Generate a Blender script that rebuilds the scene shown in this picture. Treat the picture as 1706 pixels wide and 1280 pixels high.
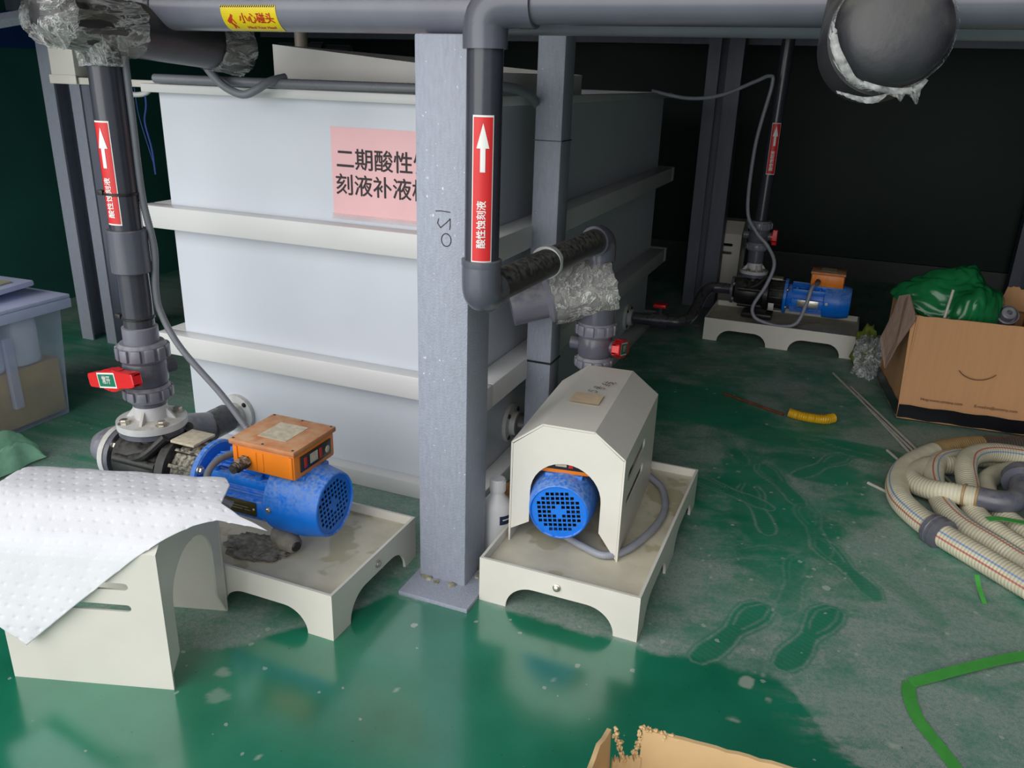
import bpy, bmesh, math, random
import numpy as np
from mathutils import Vector, Matrix, noise as mnoise
from mathutils.geometry import tessellate_polygon
random.seed(7)
S = bpy.context.scene
for o in list(bpy.data.objects): bpy.data.objects.remove(o)
PI = math.pi
R = math.radians

# ------------------------------------------------------------ camera, light
cd = bpy.data.cameras.new('camera'); cam = bpy.data.objects.new('camera', cd); S.collection.objects.link(cam)
pitch, yaw, roll = R(20.57), R(21.65), R(1.835)
fw = Vector((-math.sin(yaw)*math.cos(pitch), math.cos(yaw)*math.cos(pitch), -math.sin(pitch)))
rt = Vector((math.cos(yaw), math.sin(yaw), 0)); up = rt.cross(fw)
r2 = rt*math.cos(roll) + up*math.sin(roll); u2 = -rt*math.sin(roll) + up*math.cos(roll)
cam.matrix_world = Matrix(((r2.x, u2.x, -fw.x, 0), (r2.y, u2.y, -fw.y, 0), (r2.z, u2.z, -fw.z, 1.05), (0, 0, 0, 1)))
cd.sensor_width = 36; cd.lens = 1365/1706*36; cd.clip_start = .05
S.camera = cam
wd = bpy.data.worlds.new('world'); S.world = wd; wd.use_nodes = True
bg = wd.node_tree.nodes['Background']; bg.inputs[0].default_value = (.90, .95, 1, 1); bg.inputs[1].default_value = .55
def lamp(name, kind, loc, aim, energy, color=(1, 1, 1), size=1, sy=None):
    l = bpy.data.lights.new(name, kind); o = bpy.data.objects.new(name, l); S.collection.objects.link(o)
    o.location = loc; o.rotation_euler = (Vector(aim) - Vector(loc)).to_track_quat('-Z', 'Y').to_euler()
    l.energy = energy; l.color = color
    if kind == 'AREA':
        l.shape = 'RECTANGLE'; l.size = size; l.size_y = sy or size
    if kind == 'SUN': l.angle = size
    return o
lamp('hall_daylight', 'SUN', (-2.4, -4, 2.6), (-.8, 1.6, .3), 2.7, (1, .985, .96), R(70))
S.view_settings.view_transform = 'Standard'; S.view_settings.look = 'None'
S.view_settings.exposure = 0.12; S.view_settings.gamma = 1; S.view_settings.use_curve_mapping = False

# ------------------------------------------------------------ materials
def lin(h):
    h = h.lstrip('#'); v = [int(h[i:i+2], 16)/255 for i in (0, 2, 4)]
    return tuple(c/12.92 if c <= .04045 else ((c+.055)/1.055)**2.4 for c in v) + (1,)
def new_mat(name):
    m = bpy.data.materials.new(name); m.use_nodes = True
    return m, m.node_tree.nodes, m.node_tree.links, m.node_tree.nodes['Principled BSDF']
def mixc(N, L, fac, a, b):
    x = N.new('ShaderNodeMix'); x.data_type = 'RGBA'
    for s, v in ((0, fac), (6, a), (7, b)):
        if hasattr(v, 'is_output'): L.new(v, x.inputs[s])
        else: x.inputs[s].default_value = v
    return x.outputs[2]
def ramp(N, L, src, p0, p1, c0=0, c1=1):
    r = N.new('ShaderNodeMapRange'); r.inputs[1].default_value = p0; r.inputs[2].default_value = p1
    r.inputs[3].default_value = c0; r.inputs[4].default_value = c1; L.new(src, r.inputs[0]); return r.outputs[0]
def noise(N, L, scale, detail=4, vec=None, dist=0, rough=.5):
    n = N.new('ShaderNodeTexNoise'); n.inputs['Scale'].default_value = scale; n.inputs['Detail'].default_value = detail
    n.inputs['Distortion'].default_value = dist; n.inputs['Roughness'].default_value = rough
    if vec is not None: L.new(vec, n.inputs['Vector'])
    return n.outputs[0]
def math_(N, L, op, a, b=0, clamp=False):
    n = N.new('ShaderNodeMath'); n.operation = op; n.use_clamp = clamp
    for i, v in enumerate((a, b)):
        if hasattr(v, 'is_output'): L.new(v, n.inputs[i])
        else: n.inputs[i].default_value = v
    return n.outputs[0]
def coord(N):
    return N.new('ShaderNodeTexCoord').outputs['Object']
def pos(N):
    return N.new('ShaderNodeNewGeometry').outputs['Position']
def mat(name, col, rough=.5, metal=0, var=.06, vs=18, bump=0, bs=150, dust=None, specks=None, alpha=1, coat=0, trans=0, scratch=None, streak=None, spec=None):
    """col + soft noise variation; dust=(colour, amount, scale) lies on upward faces; specks=(colour, threshold, scale)"""
    m, N, L, B = new_mat(name)
    c = lin(col); v = pos(N)
    dark = tuple(x*(1-var*2) for x in c[:3]) + (1,); lite = tuple(min(1, x*(1+var)) for x in c[:3]) + (1,)
    if streak:
        mp = N.new('ShaderNodeMapping'); mp.inputs['Scale'].default_value = streak; L.new(v, mp.inputs[0]); v1 = mp.outputs[0]
    else: v1 = v
    base = mixc(N, L, ramp(N, L, noise(N, L, vs, 5, v1), .3, .7), dark, lite)
    rsrc = None
    if dust:
        g = N.new('ShaderNodeNewGeometry'); sx = N.new('ShaderNodeSeparateXYZ'); L.new(g.outputs['Normal'], sx.inputs[0])
        upf = ramp(N, L, sx.outputs[2], -.05, .75)
        nz = ramp(N, L, noise(N, L, dust[2], 6, v), .35, .62)
        f = math_(N, L, 'MULTIPLY', math_(N, L, 'MULTIPLY', upf, nz), dust[1], True)
        base = mixc(N, L, f, base, lin(dust[0])); rsrc = f
    if specks:
        f2 = ramp(N, L, noise(N, L, specks[2], 3, v, 0, .6), specks[1], specks[1]+.04)
        base = mixc(N, L, f2, base, lin(specks[0]))
    L.new(base, B.inputs['Base Color'])
    if rsrc is not None: L.new(ramp(N, L, rsrc, 0, .7, rough, .9), B.inputs['Roughness'])
    else: B.inputs['Roughness'].default_value = rough
    B.inputs['Metallic'].default_value = metal; B.inputs['Coat Weight'].default_value = coat
    if spec is not None: B.inputs['Specular IOR Level'].default_value = spec
    if bump:
        b = N.new('ShaderNodeBump'); b.inputs['Strength'].default_value = bump; b.inputs['Distance'].default_value = .004
        L.new(noise(N, L, bs, 4, v), b.inputs['Height']); L.new(b.outputs[0], B.inputs['Normal'])
    if alpha < 1: B.inputs['Alpha'].default_value = alpha
    if trans: B.inputs['Transmission Weight'].default_value = trans
    return m
M = {}
M['tank'] = mat('tank_plastic', '#ccd1da', .32, var=.02, vs=4)
M['rib'] = mat('tank_rib_plastic', '#d6d6d5', .35, var=.02, vs=5)
M['tub'] = mat('milky_plastic', '#efece6', .4, var=.04, vs=6)
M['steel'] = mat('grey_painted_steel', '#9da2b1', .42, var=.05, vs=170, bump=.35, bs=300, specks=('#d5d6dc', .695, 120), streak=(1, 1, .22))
M['steeld'] = mat('dark_and_shaded_steel', '#5d6170', .5, var=.08, vs=30, bump=.2, bs=200, streak=(1, 1, .15))  # dark beams, and a darkened copy of the grey steel for shade
M['rust'] = mat('grout_dust', '#a19f8a', .85, var=.25, vs=60, bump=.3)
M['pvc'] = mat('grey_pvc', '#5c5d69', .24, var=.05, vs=12, dust=('#8f8d80', .35, 40))
M['pvcl'] = mat('mid_grey_pvc', '#7b7b88', .28, var=.05, vs=14, dust=('#b0ada2', .4, 60))
M['pvcd'] = mat('dark_pvc_pipe', '#3c3d47', .2, var=.05, vs=12, dust=('#6d6a60', .55, 70))
M['pvcdust'] = mat('dusty_dark_pipe', '#37373c', .35, var=.08, vs=30, dust=('#69665c', .95, 90))
M['flange'] = mat('pale_grey_plastic', '#c9cacc', .4, var=.05, vs=40, dust=('#b5ac94', .7, 60))
M['foam'] = mat('black_foam_insulation', '#2f2e33', .36, var=.08, vs=20, bump=.1, bs=120, dust=('#68675c', .7, 25))
M['black'] = mat('black_plastic', '#1d1d20', .38, var=.1, vs=30, bump=.15, bs=120, dust=('#5f5a50', .45, 70))
M['dusty'] = mat('dust_caked_black_plastic', '#2c2c2d', .6, var=.2, vs=60, bump=.3, bs=200, dust=('#b1a996', 1.0, 110))
M['blue'] = mat('blue_motor_paint', '#0a78e6', .33, var=.06, vs=30, dust=('#aab6c4', .5, 130), bump=.06, bs=150)
M['blued'] = mat('deep_blue_paint', '#123f96', .4, var=.06, vs=30, dust=('#8d93a0', .4, 75))
M['orange'] = mat('orange_plastic', '#f2861f', .36, var=.03, vs=20)
M['lid'] = mat('dusty_orange_lid', '#c98253', .7, var=.1, vs=40, dust=('#c9a37f', .9, 35))
M['lidlab'] = mat('faded_paper_label', '#cfc3ab', .7, var=.12, vs=90)
M['darkpanel'] = mat('black_panel', '#2a2526', .3, var=.1)
M['brass'] = mat('dark_brass', '#5b5230', .35, .6, var=.15, vs=60)
M['chrome'] = mat('steel_bolt', '#c9c3b8', .3, .85, var=.12, vs=90)
M['cream'] = mat('cream_painted_plastic', '#dedad0', .42, var=.025, vs=9)
M['traytop'] = mat('stained_tray', '#d3ccb6', .5, var=.08, vs=14, specks=('#b7af92', .56, 8))
M['red'] = mat('red_plastic', '#e21f26', .32, var=.03)
M['redlab'] = mat('red_vinyl', '#dc2a2d', .42, var=.03)
M['white'] = mat('white_print', '#f1efec', .5, var=.02)
M['yellow'] = mat('yellow_vinyl', '#efd417', .4, var=.05)
M['signred'] = mat('red_ink', '#c8321b', .5, var=.04)
M['ink'] = mat('dark_ink', '#2b2226', .6, var=.03)
M['pink'] = mat('pink_paper', '#efbdc0', .55, var=.03, vs=8)
M['tealg'] = mat('green_vinyl', '#16795a', .4, var=.03)
M['conduit'] = mat('grey_conduit', '#7d8087', .45, var=.04, vs=30)
M['condl'] = mat('light_grey_conduit', '#9a9da8', .42, var=.04, vs=30)
M['card'] = mat('cardboard', '#c59468', .85, var=.025, vs=8, bump=.10, bs=60, streak=(10, 3, .6))
M['cardl'] = mat('pale_cardboard', '#d8b786', .85, var=.06, vs=10, bump=.12, bs=60)
M['cardg'] = mat('weathered_cardboard', '#8d7668', .9, var=.12, vs=25, bump=.2, bs=80, streak=(8, 2, 1))
M['cardink'] = mat('brown_ink', '#5e3c2a', .8, var=.1)
M['tape'] = mat('black_tape', '#191a1f', .25, var=.1, vs=20)
M['paper'] = mat('white_fleece', '#e9e9ee', .95, var=.015, vs=12, bump=.15, bs=500)
M['bottle'] = mat('white_bottle', '#e6e5e8', .38, var=.02)
M['navy'] = mat('navy_label', '#22304f', .5, var=.05)
M['bin'] = mat('translucent_lilac_plastic', '#d5dcff', .3, var=.03, alpha=.32)
M['binrim'] = mat('lilac_plastic', '#cdd4f6', .35, var=.03)
M['binfill'] = mat('yellowish_fill', '#dcb43a', .8, var=.12, vs=14)
M['binwhite'] = mat('white_packets', '#eef0fb', .6, var=.06, vs=20)
M['greenbag'] = mat('green_film', '#1f7a45', .22, var=.15, vs=14, alpha=.93, bump=.35, bs=16)
M['greenfilm'] = mat('pale_green_film', '#a2dcb8', .2, var=.16, vs=16, alpha=.88, bump=.5, bs=40)
M['strap'] = mat('green_strap', '#4fa84c', .35, var=.06, vs=40)
M['rod'] = mat('pale_rod', '#bdb9ae', .35, var=.08, vs=40)
M['woodstick'] = mat('brown_rod', '#6a3a22', .7, var=.2, vs=40)
M['hose'] = mat('cream_hose', '#d3cdb4', .38, var=.06, vs=12, dust=('#a9a18a', .5, 18))
M['hosed'] = mat('dirty_tan_hose', '#a58a5f', .5, var=.12, vs=20)
M['hoseg'] = mat('dark_ribbed_hose', '#5b514b', .5, var=.1, vs=20)
M['hblue'] = mat('blue_stripe', '#8296b4', .4, var=.05)
M['hred'] = mat('red_stripe', '#b86f62', .4, var=.05)
M['yhose'] = mat('yellow_ribbed_plastic', '#d2a218', .35, var=.1, vs=40)
M['rag'] = mat('black_rag', '#8a867c', .9, var=.3, vs=70, bump=.5, bs=120)
M['stone'] = mat('grey_lump', '#8b857a', .8, var=.15, vs=50, bump=.3)
M['scrap'] = mat('brown_scrap', '#9a6b43', .8, var=.2, vs=40)
M['rope'] = mat('blue_string', '#1d3f86', .6, var=.1)
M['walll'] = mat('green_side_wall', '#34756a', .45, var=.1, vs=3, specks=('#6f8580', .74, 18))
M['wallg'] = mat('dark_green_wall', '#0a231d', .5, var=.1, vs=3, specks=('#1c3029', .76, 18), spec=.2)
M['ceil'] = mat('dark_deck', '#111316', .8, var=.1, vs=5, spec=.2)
M['dark'] = mat('dark_pipe', '#26282c', .4, var=.1)
M['beige'] = mat('beige_pipe', '#8d8578', .5, var=.05)
M['bluep'] = mat('blue_panel', '#174a8c', .5, var=.05)
def film_mat(name, tint, base_a, streak_a, scale, dirt='#9a9880'):
    m, N, L, B = new_mat(name)
    v = coord(N); mp = N.new('ShaderNodeMapping'); mp.inputs['Scale'].default_value = (1, .22, .8); mp.inputs['Rotation'].default_value = (.4, .3, .5); L.new(v, mp.inputs[0]); v2 = mp.outputs[0]
    n1 = noise(N, L, scale, 5, v2, 2.2, .6); n2 = noise(N, L, scale*.35, 3, v); n3 = noise(N, L, scale*2.2, 3, v2, 1.5)
    ridge = ramp(N, L, math_(N, L, 'ABSOLUTE', math_(N, L, 'SUBTRACT', n1, .5)), .05, .0)
    rid2 = ramp(N, L, math_(N, L, 'ABSOLUTE', math_(N, L, 'SUBTRACT', n3, .5)), .03, .0)
    gate = ramp(N, L, n2, .34, .52)
    pw = math_(N, L, 'MULTIPLY', math_(N, L, 'MAXIMUM', ridge, math_(N, L, 'MULTIPLY', rid2, .7)), gate, True)
    hz = math_(N, L, 'MULTIPLY', ramp(N, L, n1, .48, .75), streak_a)
    L.new(mixc(N, L, pw, mixc(N, L, gate, lin(dirt), lin(tint)), lin('#ffffff')), B.inputs['Base Color'])  # white streaks painted along the creases in place of highlights
    L.new(math_(N, L, 'ADD', base_a, math_(N, L, 'ADD', hz, math_(N, L, 'MULTIPLY', pw, .75)), True), B.inputs['Alpha'])
    B.inputs['Roughness'].default_value = .16
    b = N.new('ShaderNodeBump'); b.inputs['Strength'].default_value = 1; b.inputs['Distance'].default_value = .012
    L.new(math_(N, L, 'ADD', n1, math_(N, L, 'MULTIPLY', pw, .25)), b.inputs['Height']); L.new(b.outputs[0], B.inputs['Normal'])
    return m
M['film'] = film_mat('cling_film', '#f6f3ee', .10, .5, 17, '#b0a998')
M['film2'] = film_mat('clear_film', '#d0d6da', .10, .30, 11, '#8d9296')

# ------------------------------------------------------------ mesh helpers
def BM(): return bmesh.new()
def finish(bm, name, mats, smooth=35):
    bmesh.ops.recalc_face_normals(bm, faces=bm.faces)
    me = bpy.data.meshes.new(name); bm.to_mesh(me); bm.free()
    for m in (mats if isinstance(mats, (list, tuple)) else [mats]): me.materials.append(M[m] if isinstance(m, str) else m)
    if smooth:
        me.shade_smooth(); me.set_sharp_from_angle(angle=R(smooth))
    return me
def obj(name, bm, mats, parent=None, world=False, smooth=35, label=None):
    me = finish(bm, name, mats, smooth)
    if parent is not None and world: me.transform(parent_world(parent).inverted())
    o = bpy.data.objects.new(name, me); S.collection.objects.link(o)
    if parent is not None: o.parent = parent
    if label: o['label'] = label
    return o
def parent_world(p):
    m = Matrix.LocRotScale(p.location, p.rotation_euler, p.scale)
    return parent_world(p.parent) @ m if p.parent else m
def thing(name, label, cat, loc=(0, 0, 0), rotz=0, group=None):
    o = bpy.data.objects.new(name, None); S.collection.objects.link(o); o.empty_display_size = .05
    o.location = loc; o.rotation_euler = (0, 0, rotz); o['label'] = label; o['category'] = cat
    if group: o['group'] = group
    return o
def tag(o, label, cat, group=None):
    o['label'] = label; o['category'] = cat
    if group: o['group'] = group
    return o
def struct(o): o['kind'] = 'structure'; return o
def merge(bm, verts, faces, Mx=None, mi=0):
    vs = [bm.verts.new(Mx @ Vector(v) if Mx else v) for v in verts]
    for f in faces:
        try:
            q = bm.faces.new([vs[i] for i in f]); q.material_index = mi
        except ValueError: pass
    return vs
def box(bm, lo, hi, bev=0, Mx=None, mi=0):
    t = bmesh.new(); bmesh.ops.create_cube(t, size=1)
    c = [(a+b)/2 for a, b in zip(lo, hi)]; s = [b-a for a, b in zip(lo, hi)]
    for v in t.verts: v.co = Vector([v.co[i]*s[i]+c[i] for i in range(3)])
    if bev: bmesh.ops.bevel(t, geom=list(t.edges)+list(t.verts), offset=bev, segments=2, profile=.5, affect='EDGES')
    t.verts.index_update()
    merge(bm, [v.co.copy() for v in t.verts], [[v.index for v in f.verts] for f in t.faces], Mx, mi); t.free()
def frame(d):
    d = Vector(d).normalized(); a = Vector((0, 0, 1)) if abs(d.z) < .9 else Vector((1, 0, 0))
    x = a.cross(d).normalized(); return x, d.cross(x), d
def lathe(bm, prof, p0, d, seg=40, mi=0, cap=True, a0=0):
    """prof: (radius, distance along d)"""
    x, y, z = frame(d); p0 = Vector(p0); rings = []
    for r, h in prof:
        rings.append([bm.verts.new(p0 + z*h + (x*math.cos(a0+2*PI*i/seg) + y*math.sin(a0+2*PI*i/seg))*max(r, 1e-5)) for i in range(seg)])
    for a, b in zip(rings, rings[1:]):
        for i in range(seg):
            f = bm.faces.new((a[i], a[(i+1) % seg], b[(i+1) % seg], b[i])); f.material_index = mi
    if cap:
        for rg in (rings[0], rings[-1]):
            f = bm.faces.new(rg); f.material_index = mi
def cyl(bm, p0, p1, r, r1=None, seg=32, mi=0, bev=0):
    d = Vector(p1)-Vector(p0); l = d.length; r1 = r if r1 is None else r1
    pr = [(r, 0), (r1, l)] if not bev else [(r-bev, 0), (r, bev), (r1, l-bev), (r1-bev, l)]
    lathe(bm, pr, p0, d, seg, mi)
def catmull(pts, step):
    P = [Vector(p) for p in pts]; P = [P[0]*2-P[1]] + P + [P[-1]*2-P[-2]]; out = []
    for i in range(1, len(P)-2):
        a, b, c, d = P[i-1:i+3]; n = max(2, int((c-b).length/step))
        for k in range(n):
            t = k/n; out.append(.5*((2*b)+(c-a)*t+(2*a-5*b+4*c-d)*t*t+(3*b-a-3*c+d)*t**3))
    out.append(P[-2]); return out
def tube(bm, pts, r, seg=16, step=.01, smooth=True, rib=None, mifn=None, cap=True, rfn=None):
    """rib=(pitch, depth)"""
    P = catmull(pts, step) if smooth else [Vector(p) for p in pts]
    t0 = (P[1]-P[0]).normalized(); x, y, _ = frame(t0); rings = []; s = 0; px = x
    for i, p in enumerate(P):
        t = (P[min(i+1, len(P)-1)]-P[max(i-1, 0)]).normalized()
        px = (px - t*px.dot(t)).normalized(); py = t.cross(px)
        if i: s += (p-P[i-1]).length
        rr = r if rfn is None else rfn(s)
        if rib: rr = rr - rib[1]*(.5-.5*math.cos(2*PI*s/rib[0]))
        rings.append([bm.verts.new(p+(px*math.cos(2*PI*k/seg)+py*math.sin(2*PI*k/seg))*rr) for k in range(seg)])
    L_ = s; s = 0
    for i, (a, b) in enumerate(zip(rings, rings[1:])):
        s += (P[i+1]-P[i]).length
        for k in range(seg):
            f = bm.faces.new((a[k], a[(k+1) % seg], b[(k+1) % seg], b[k]))
            if mifn: f.material_index = mifn(k, s)
    if cap: bm.faces.new(rings[0]); bm.faces.new(rings[-1])
def plate(bm, outer, holes, thick, Mx, mi=0):
    loops = [[Vector((p[0], p[1], 0)) for p in l] for l in [outer]+list(holes)]
    tris = tessellate_polygon(loops); flat = [p for l in loops for p in l]; n = len(flat)
    top = [Vector((p.x, p.y, thick)) for p in flat]
    faces = [tuple(t) for t in tris] + [tuple(i+n for i in t) for t in tris]
    k = 0
    for l in loops:
        m = len(l)
        for i in range(m): a, b = k+i, k+(i+1) % m; faces.append((a, b, b+n, a+n))
        k += m
    merge(bm, flat+top, faces, Mx, mi)
def basis(o, x, y, z=None):
    x = Vector(x).normalized(); y = Vector(y).normalized(); z = x.cross(y) if z is None else Vector(z)
    return Matrix(((x.x, y.x, z.x, o[0]), (x.y, y.y, z.y, o[1]), (x.z, y.z, z.z, o[2]), (0, 0, 0, 1)))
def arc(cx, cy, r, a0, a1, n=12, ry=None):
    return [(cx+r*math.cos(R(a0+(a1-a0)*i/n)), cy+(ry or r)*math.sin(R(a0+(a1-a0)*i/n))) for i in range(n+1)]
def slot(x0, x1, y, r): return arc(x1, y, r, -90, 90, 8) + arc(x0, y, r, 90, 270, 8)
def text_geo(body, size, bold=0.0):
    c = bpy.data.curves.new('t', 'FONT'); c.body = body; c.size = size; c.align_x = 'CENTER'; c.align_y = 'CENTER'; c.offset = 0; c.resolution_u = 4
    o = bpy.data.objects.new('t', c); S.collection.objects.link(o)
    dg = bpy.context.evaluated_depsgraph_get(); dg.update()
    me = bpy.data.meshes.new_from_object(o.evaluated_get(dg))
    V0 = [v.co.copy() for v in me.vertices]; F0 = [tuple(p.vertices) for p in me.polygons]; V, Fc = [], []
    for q, (ox, oy) in enumerate(((0, 0), (bold, 0), (-bold, 0), (0, bold), (0, -bold)) if bold else ((0, 0),)):
        Fc += [tuple(i+len(V) for i in f) for f in F0]; V += [Vector((v.x+ox, v.y+oy, .00003*q)) for v in V0]
    bpy.data.objects.remove(o); bpy.data.curves.remove(c); bpy.data.meshes.remove(me)
    return V, Fc
def flat_text(name, body, size, Mx, m, parent, bold=0.0, sx=1):
    V, Fc = text_geo(body, size, bold); bm = BM(); merge(bm, [Vector((v.x*sx, v.y, v.z)) for v in V], Fc, Mx)
    return obj(name, bm, m, parent, world=True, smooth=0)
def cut(bm, n, step):
    """slice the mesh across axis n so it can bend"""
    vs = [v.co.dot(n) for v in bm.verts]
    if not vs: return
    k = math.ceil(min(vs)/step)
    while k*step < max(vs):
        bmesh.ops.bisect_plane(bm, geom=list(bm.verts)+list(bm.edges)+list(bm.faces), plane_co=n*(k*step), plane_no=n); k += 1
def bend(bm, c, r, a0, axis='Z'):
    """(u,v) sheet wrapped round a cylinder: u around, v along"""
    for v in bm.verts:
        a = a0 + v.co.x/r; h = v.co.y; rr = r+v.co.z
        if axis == 'Z': v.co = Vector((c[0]+rr*math.cos(a), c[1]+rr*math.sin(a), c[2]+h))
        else: v.co = Vector((c[0]+h, c[1]+rr*math.cos(a), c[2]+rr*math.sin(a)))
def wrapped(name, V, Fc, m, parent, c, r, a0, axis='Z', world=True):
    bm = BM(); merge(bm, V, Fc); cut(bm, Vector((1, 0, 0)), .0035); bend(bm, c, r, a0, axis)
    return obj(name, bm, m, parent, world=world, smooth=0)
def quad(w, h, z=0, cx=0, cy=0):
    return [Vector((cx-w/2, cy-h/2, z)), Vector((cx+w/2, cy-h/2, z)), Vector((cx+w/2, cy+h/2, z)), Vector((cx-w/2, cy+h/2, z))], [(0, 1, 2, 3)]
def bolt(bm, p, d, r=.008, h=.008, mi=0):
    lathe(bm, [(r, 0), (r, h*.8), (r*.8, h)], p, d, 6, mi); lathe(bm, [(r*1.35, -.001), (r*1.35, .0015)], p, d, 20, mi)

# ------------------------------------------------------------ room shell
def vnoise(x, y, seed):
    rs = np.random.RandomState(seed); T = rs.rand(256, 256)
    xi = np.floor(x).astype(int); yi = np.floor(y).astype(int); fx = x-xi; fy = y-yi
    fx = fx*fx*(3-2*fx); fy = fy*fy*(3-2*fy)
    g = lambda a, b: T[a % 256, b % 256]
    return (g(xi, yi)*(1-fx)+g(xi+1, yi)*fx)*(1-fy)+(g(xi, yi+1)*(1-fx)+g(xi+1, yi+1)*fx)*fy
def fbm(x, y, sc, oct_, seed):
    t = 0; a = 1; n = 0
    for k in range(oct_):
        t = t+a*vnoise(x*sc*2**k+17*k, y*sc*2**k+31*k, seed+k); n += a; a *= .55
    return t/n
sst = lambda a, b, v: (lambda t: t*t*(3-2*t))(np.clip((v-a)/(b-a), 0, 1))
def make_floor():
    xs = np.concatenate([np.linspace(-3.4, -1.5, 20), np.arange(-1.49, -.26, .006), np.arange(-.26, .42, .003), np.arange(.42, .75, .006), np.linspace(.76, 2.6, 20)])
    ys = np.concatenate([np.linspace(-3, .5, 12), np.arange(.51, 1.3, .006), np.arange(1.3, 2.15, .0032), np.arange(2.15, 3.6, .009), np.linspace(3.61, 5.3, 20)])
    X, Y = np.meshgrid(xs, ys); nx, ny = len(xs), len(ys)
    yb = np.interp(X, [-3, -1.1, -.95, -.88, -.78, -.6, -.25, -.09, .05, .10, .18, .35, .8, 2], [.90, .92, 1.03, 1.12, 1.27, 1.35, 1.33, 1.355, 1.335, 1.25, 1.19, 1.02, .7, .3])
    n1 = fbm(X, Y, 3, 5, 1); n2 = fbm(X, Y, 14, 5, 11); n3 = fbm(X*1.0, Y*1.0, 60, 3, 21); n4 = fbm(X*4, Y, 6, 4, 31)
    d = Y-yb+(n2-.5)*.05
    n5 = fbm(X*.35+Y*.2, Y*1.6-X*.5, 26, 4, 51); n6 = fbm(X, Y, 130, 2, 61)
    dust = sst(-.004, .02, d)*(.20+.60*sst(.36, .62, n1)+1.0*(n2-.45)+.6*(n5-.5)+.3*(n3-.5)+.25*(n6-.5))
    dust = np.clip(dust, .04*sst(-.004, .02, d), .85)+.34*sst(-.004, .02, d)*np.exp(-((X+.02)**2/.09+(Y-1.5)**2/.04))
    dust = np.clip(dust+sst(-.01, .02, d)*sst(.06, .0, np.abs(d))*.25*n2, 0, 1)
    # bright scuffed powder at the edge of the wash line
    pw = np.exp(-(((X-.16)/.10)**2+((Y-1.225+.6*(X-.16))/.045)**2))*sst(.40, .62, n5)*(.5+n6)+.8*np.exp(-(((X-.27)/.03)**2+((Y-1.28)/.03)**2))*sst(.4, .6, n3)
    dust = np.clip(dust+pw*1.1, 0, 1)
    dust = np.clip(dust+.22*sst(2.6, 3.1, Y)*n2, 0, 1)
    # wet, wiped patch on the way to the back
    for cx, cy, ax, ay, rot in ((-.09, 2.1, .10, .3, .3), (.03, 2.35, .14, .09, 0), (-.1, 2.55, .3, .07, -.1), (.2, 2.55, .16, .05, -.2), (-.5, 2.7, .4, .2, 0)):
        c, s = math.cos(rot), math.sin(rot); q = (((X-cx)*c+(Y-cy)*s)/ax)**2+((-(X-cx)*s+(Y-cy)*c)/ay)**2
        dust *= 1-.8*sst(1.25, .8, q+(n2-.5)*1.1)
    # shoe prints
    prints = [(.128, 1.825, 27, .28, .75), (-.082, 1.47, -30, .29, .85), (.065, 1.52, -26, .29, .85), (.02, 1.70, -10, .28, .4), (-.095, 2.03, 12, .29, .8), (-.17, 2.09, 60, .27, .7),
              (-.05, 2.2, 24, .28, .7), (.05, 2.38, -38, .28, .8), (.05, 1.98, 8, .28, .35), (.25, 1.78, 30, .28, .35), (-.11, 1.78, -70, .27, .3), (.10, 2.52, 70, .28, .6), (-.22, 2.4, 20, .28, .5), (.3, 1.5, 75, .28, .25)]
    for px, py, ang, ln, amt in prints:
        a = R(ang); u = (X-px)*math.cos(a)+(Y-py)*math.sin(a); v = (-(X-px)*math.sin(a)+(Y-py)*math.cos(a)); k = ln/.28
        u, v = u/k, v/k
        hw = np.interp(v, [-.14, -.125, -.09, -.05, 0, .05, .09, .125, .14], [0, .026, .036, .034, .030, .042, .046, .034, 0])
        e = hw-np.abs(u+.012*np.sin(v*14)); e = np.where(np.abs(v) < .14, e, -.05)+(n2-.5)*.012
        ins = sst(0, .008, e); dust *= 1-min(1, amt*1.15)*ins
        ring = np.exp(-((e-.010)/.0035)**2)+.7*np.exp(-((e-.024)/.003)**2)*(v > .02)
        dust = np.clip(dust+.62*amt*ring*(.5+n3)*ins, 0, 1)
        tread = (np.sin(v*520)*.5+.5)*ins*.10*amt; dust = np.clip(dust+tread, 0, 1)
    # paint drips and specks
    rs = np.random.RandomState(5); spot = np.zeros_like(X)
    L_ = [(-.035, 1.326, .018, .9), (.008, 1.298, .009, .6), (-.937, .95, .016, .5), (-.904, .896, .02, .4), (.215, 1.27, .012, .8), (-.045, 1.22, .008, .9)]
    for k in range(16):
        L_.append((rs.uniform(-1.45, .25), rs.uniform(.6, 1.32), rs.uniform(.002, .0055), rs.uniform(.5, 1)))
    for k in range(60): L_.append((rs.uniform(-.25, .4), rs.uniform(1.35, 2.3), rs.uniform(.002, .006), rs.uniform(.4, .8)))
    for cx, cy, r, am in L_:
        st = rs.uniform(.6, 1.6); q = np.sqrt(((X-cx)*st)**2+((Y-cy)/st)**2)+(n3-.5)*r*1.2
        spot = np.maximum(spot, am*sst(r*1.15, r*.7, q))
    V = np.stack([X, Y, np.zeros_like(X)], -1).reshape(-1, 3).astype(np.float32)
    i = np.arange(nx*ny).reshape(ny, nx); Q = np.stack([i[:-1, :-1], i[:-1, 1:], i[1:, 1:], i[1:, :-1]], -1).reshape(-1, 4)
    me = bpy.data.meshes.new('floor'); me.vertices.add(len(V)); me.vertices.foreach_set('co', V.ravel())
    me.loops.add(Q.size); me.loops.foreach_set('vertex_index', Q.ravel().astype(np.int32))
    me.polygons.add(len(Q)); me.polygons.foreach_set('loop_start', np.arange(0, Q.size, 4).astype(np.int32))
    me.update(calc_edges=True)
    clean = 1-sst(-.004, .02, d)
    for nm, A in (('dust', dust), ('spot', spot), ('clean', clean)):
        at = me.attributes.new(nm, 'FLOAT', 'POINT'); at.data.foreach_set('value', A.ravel().astype(np.float32))
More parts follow.
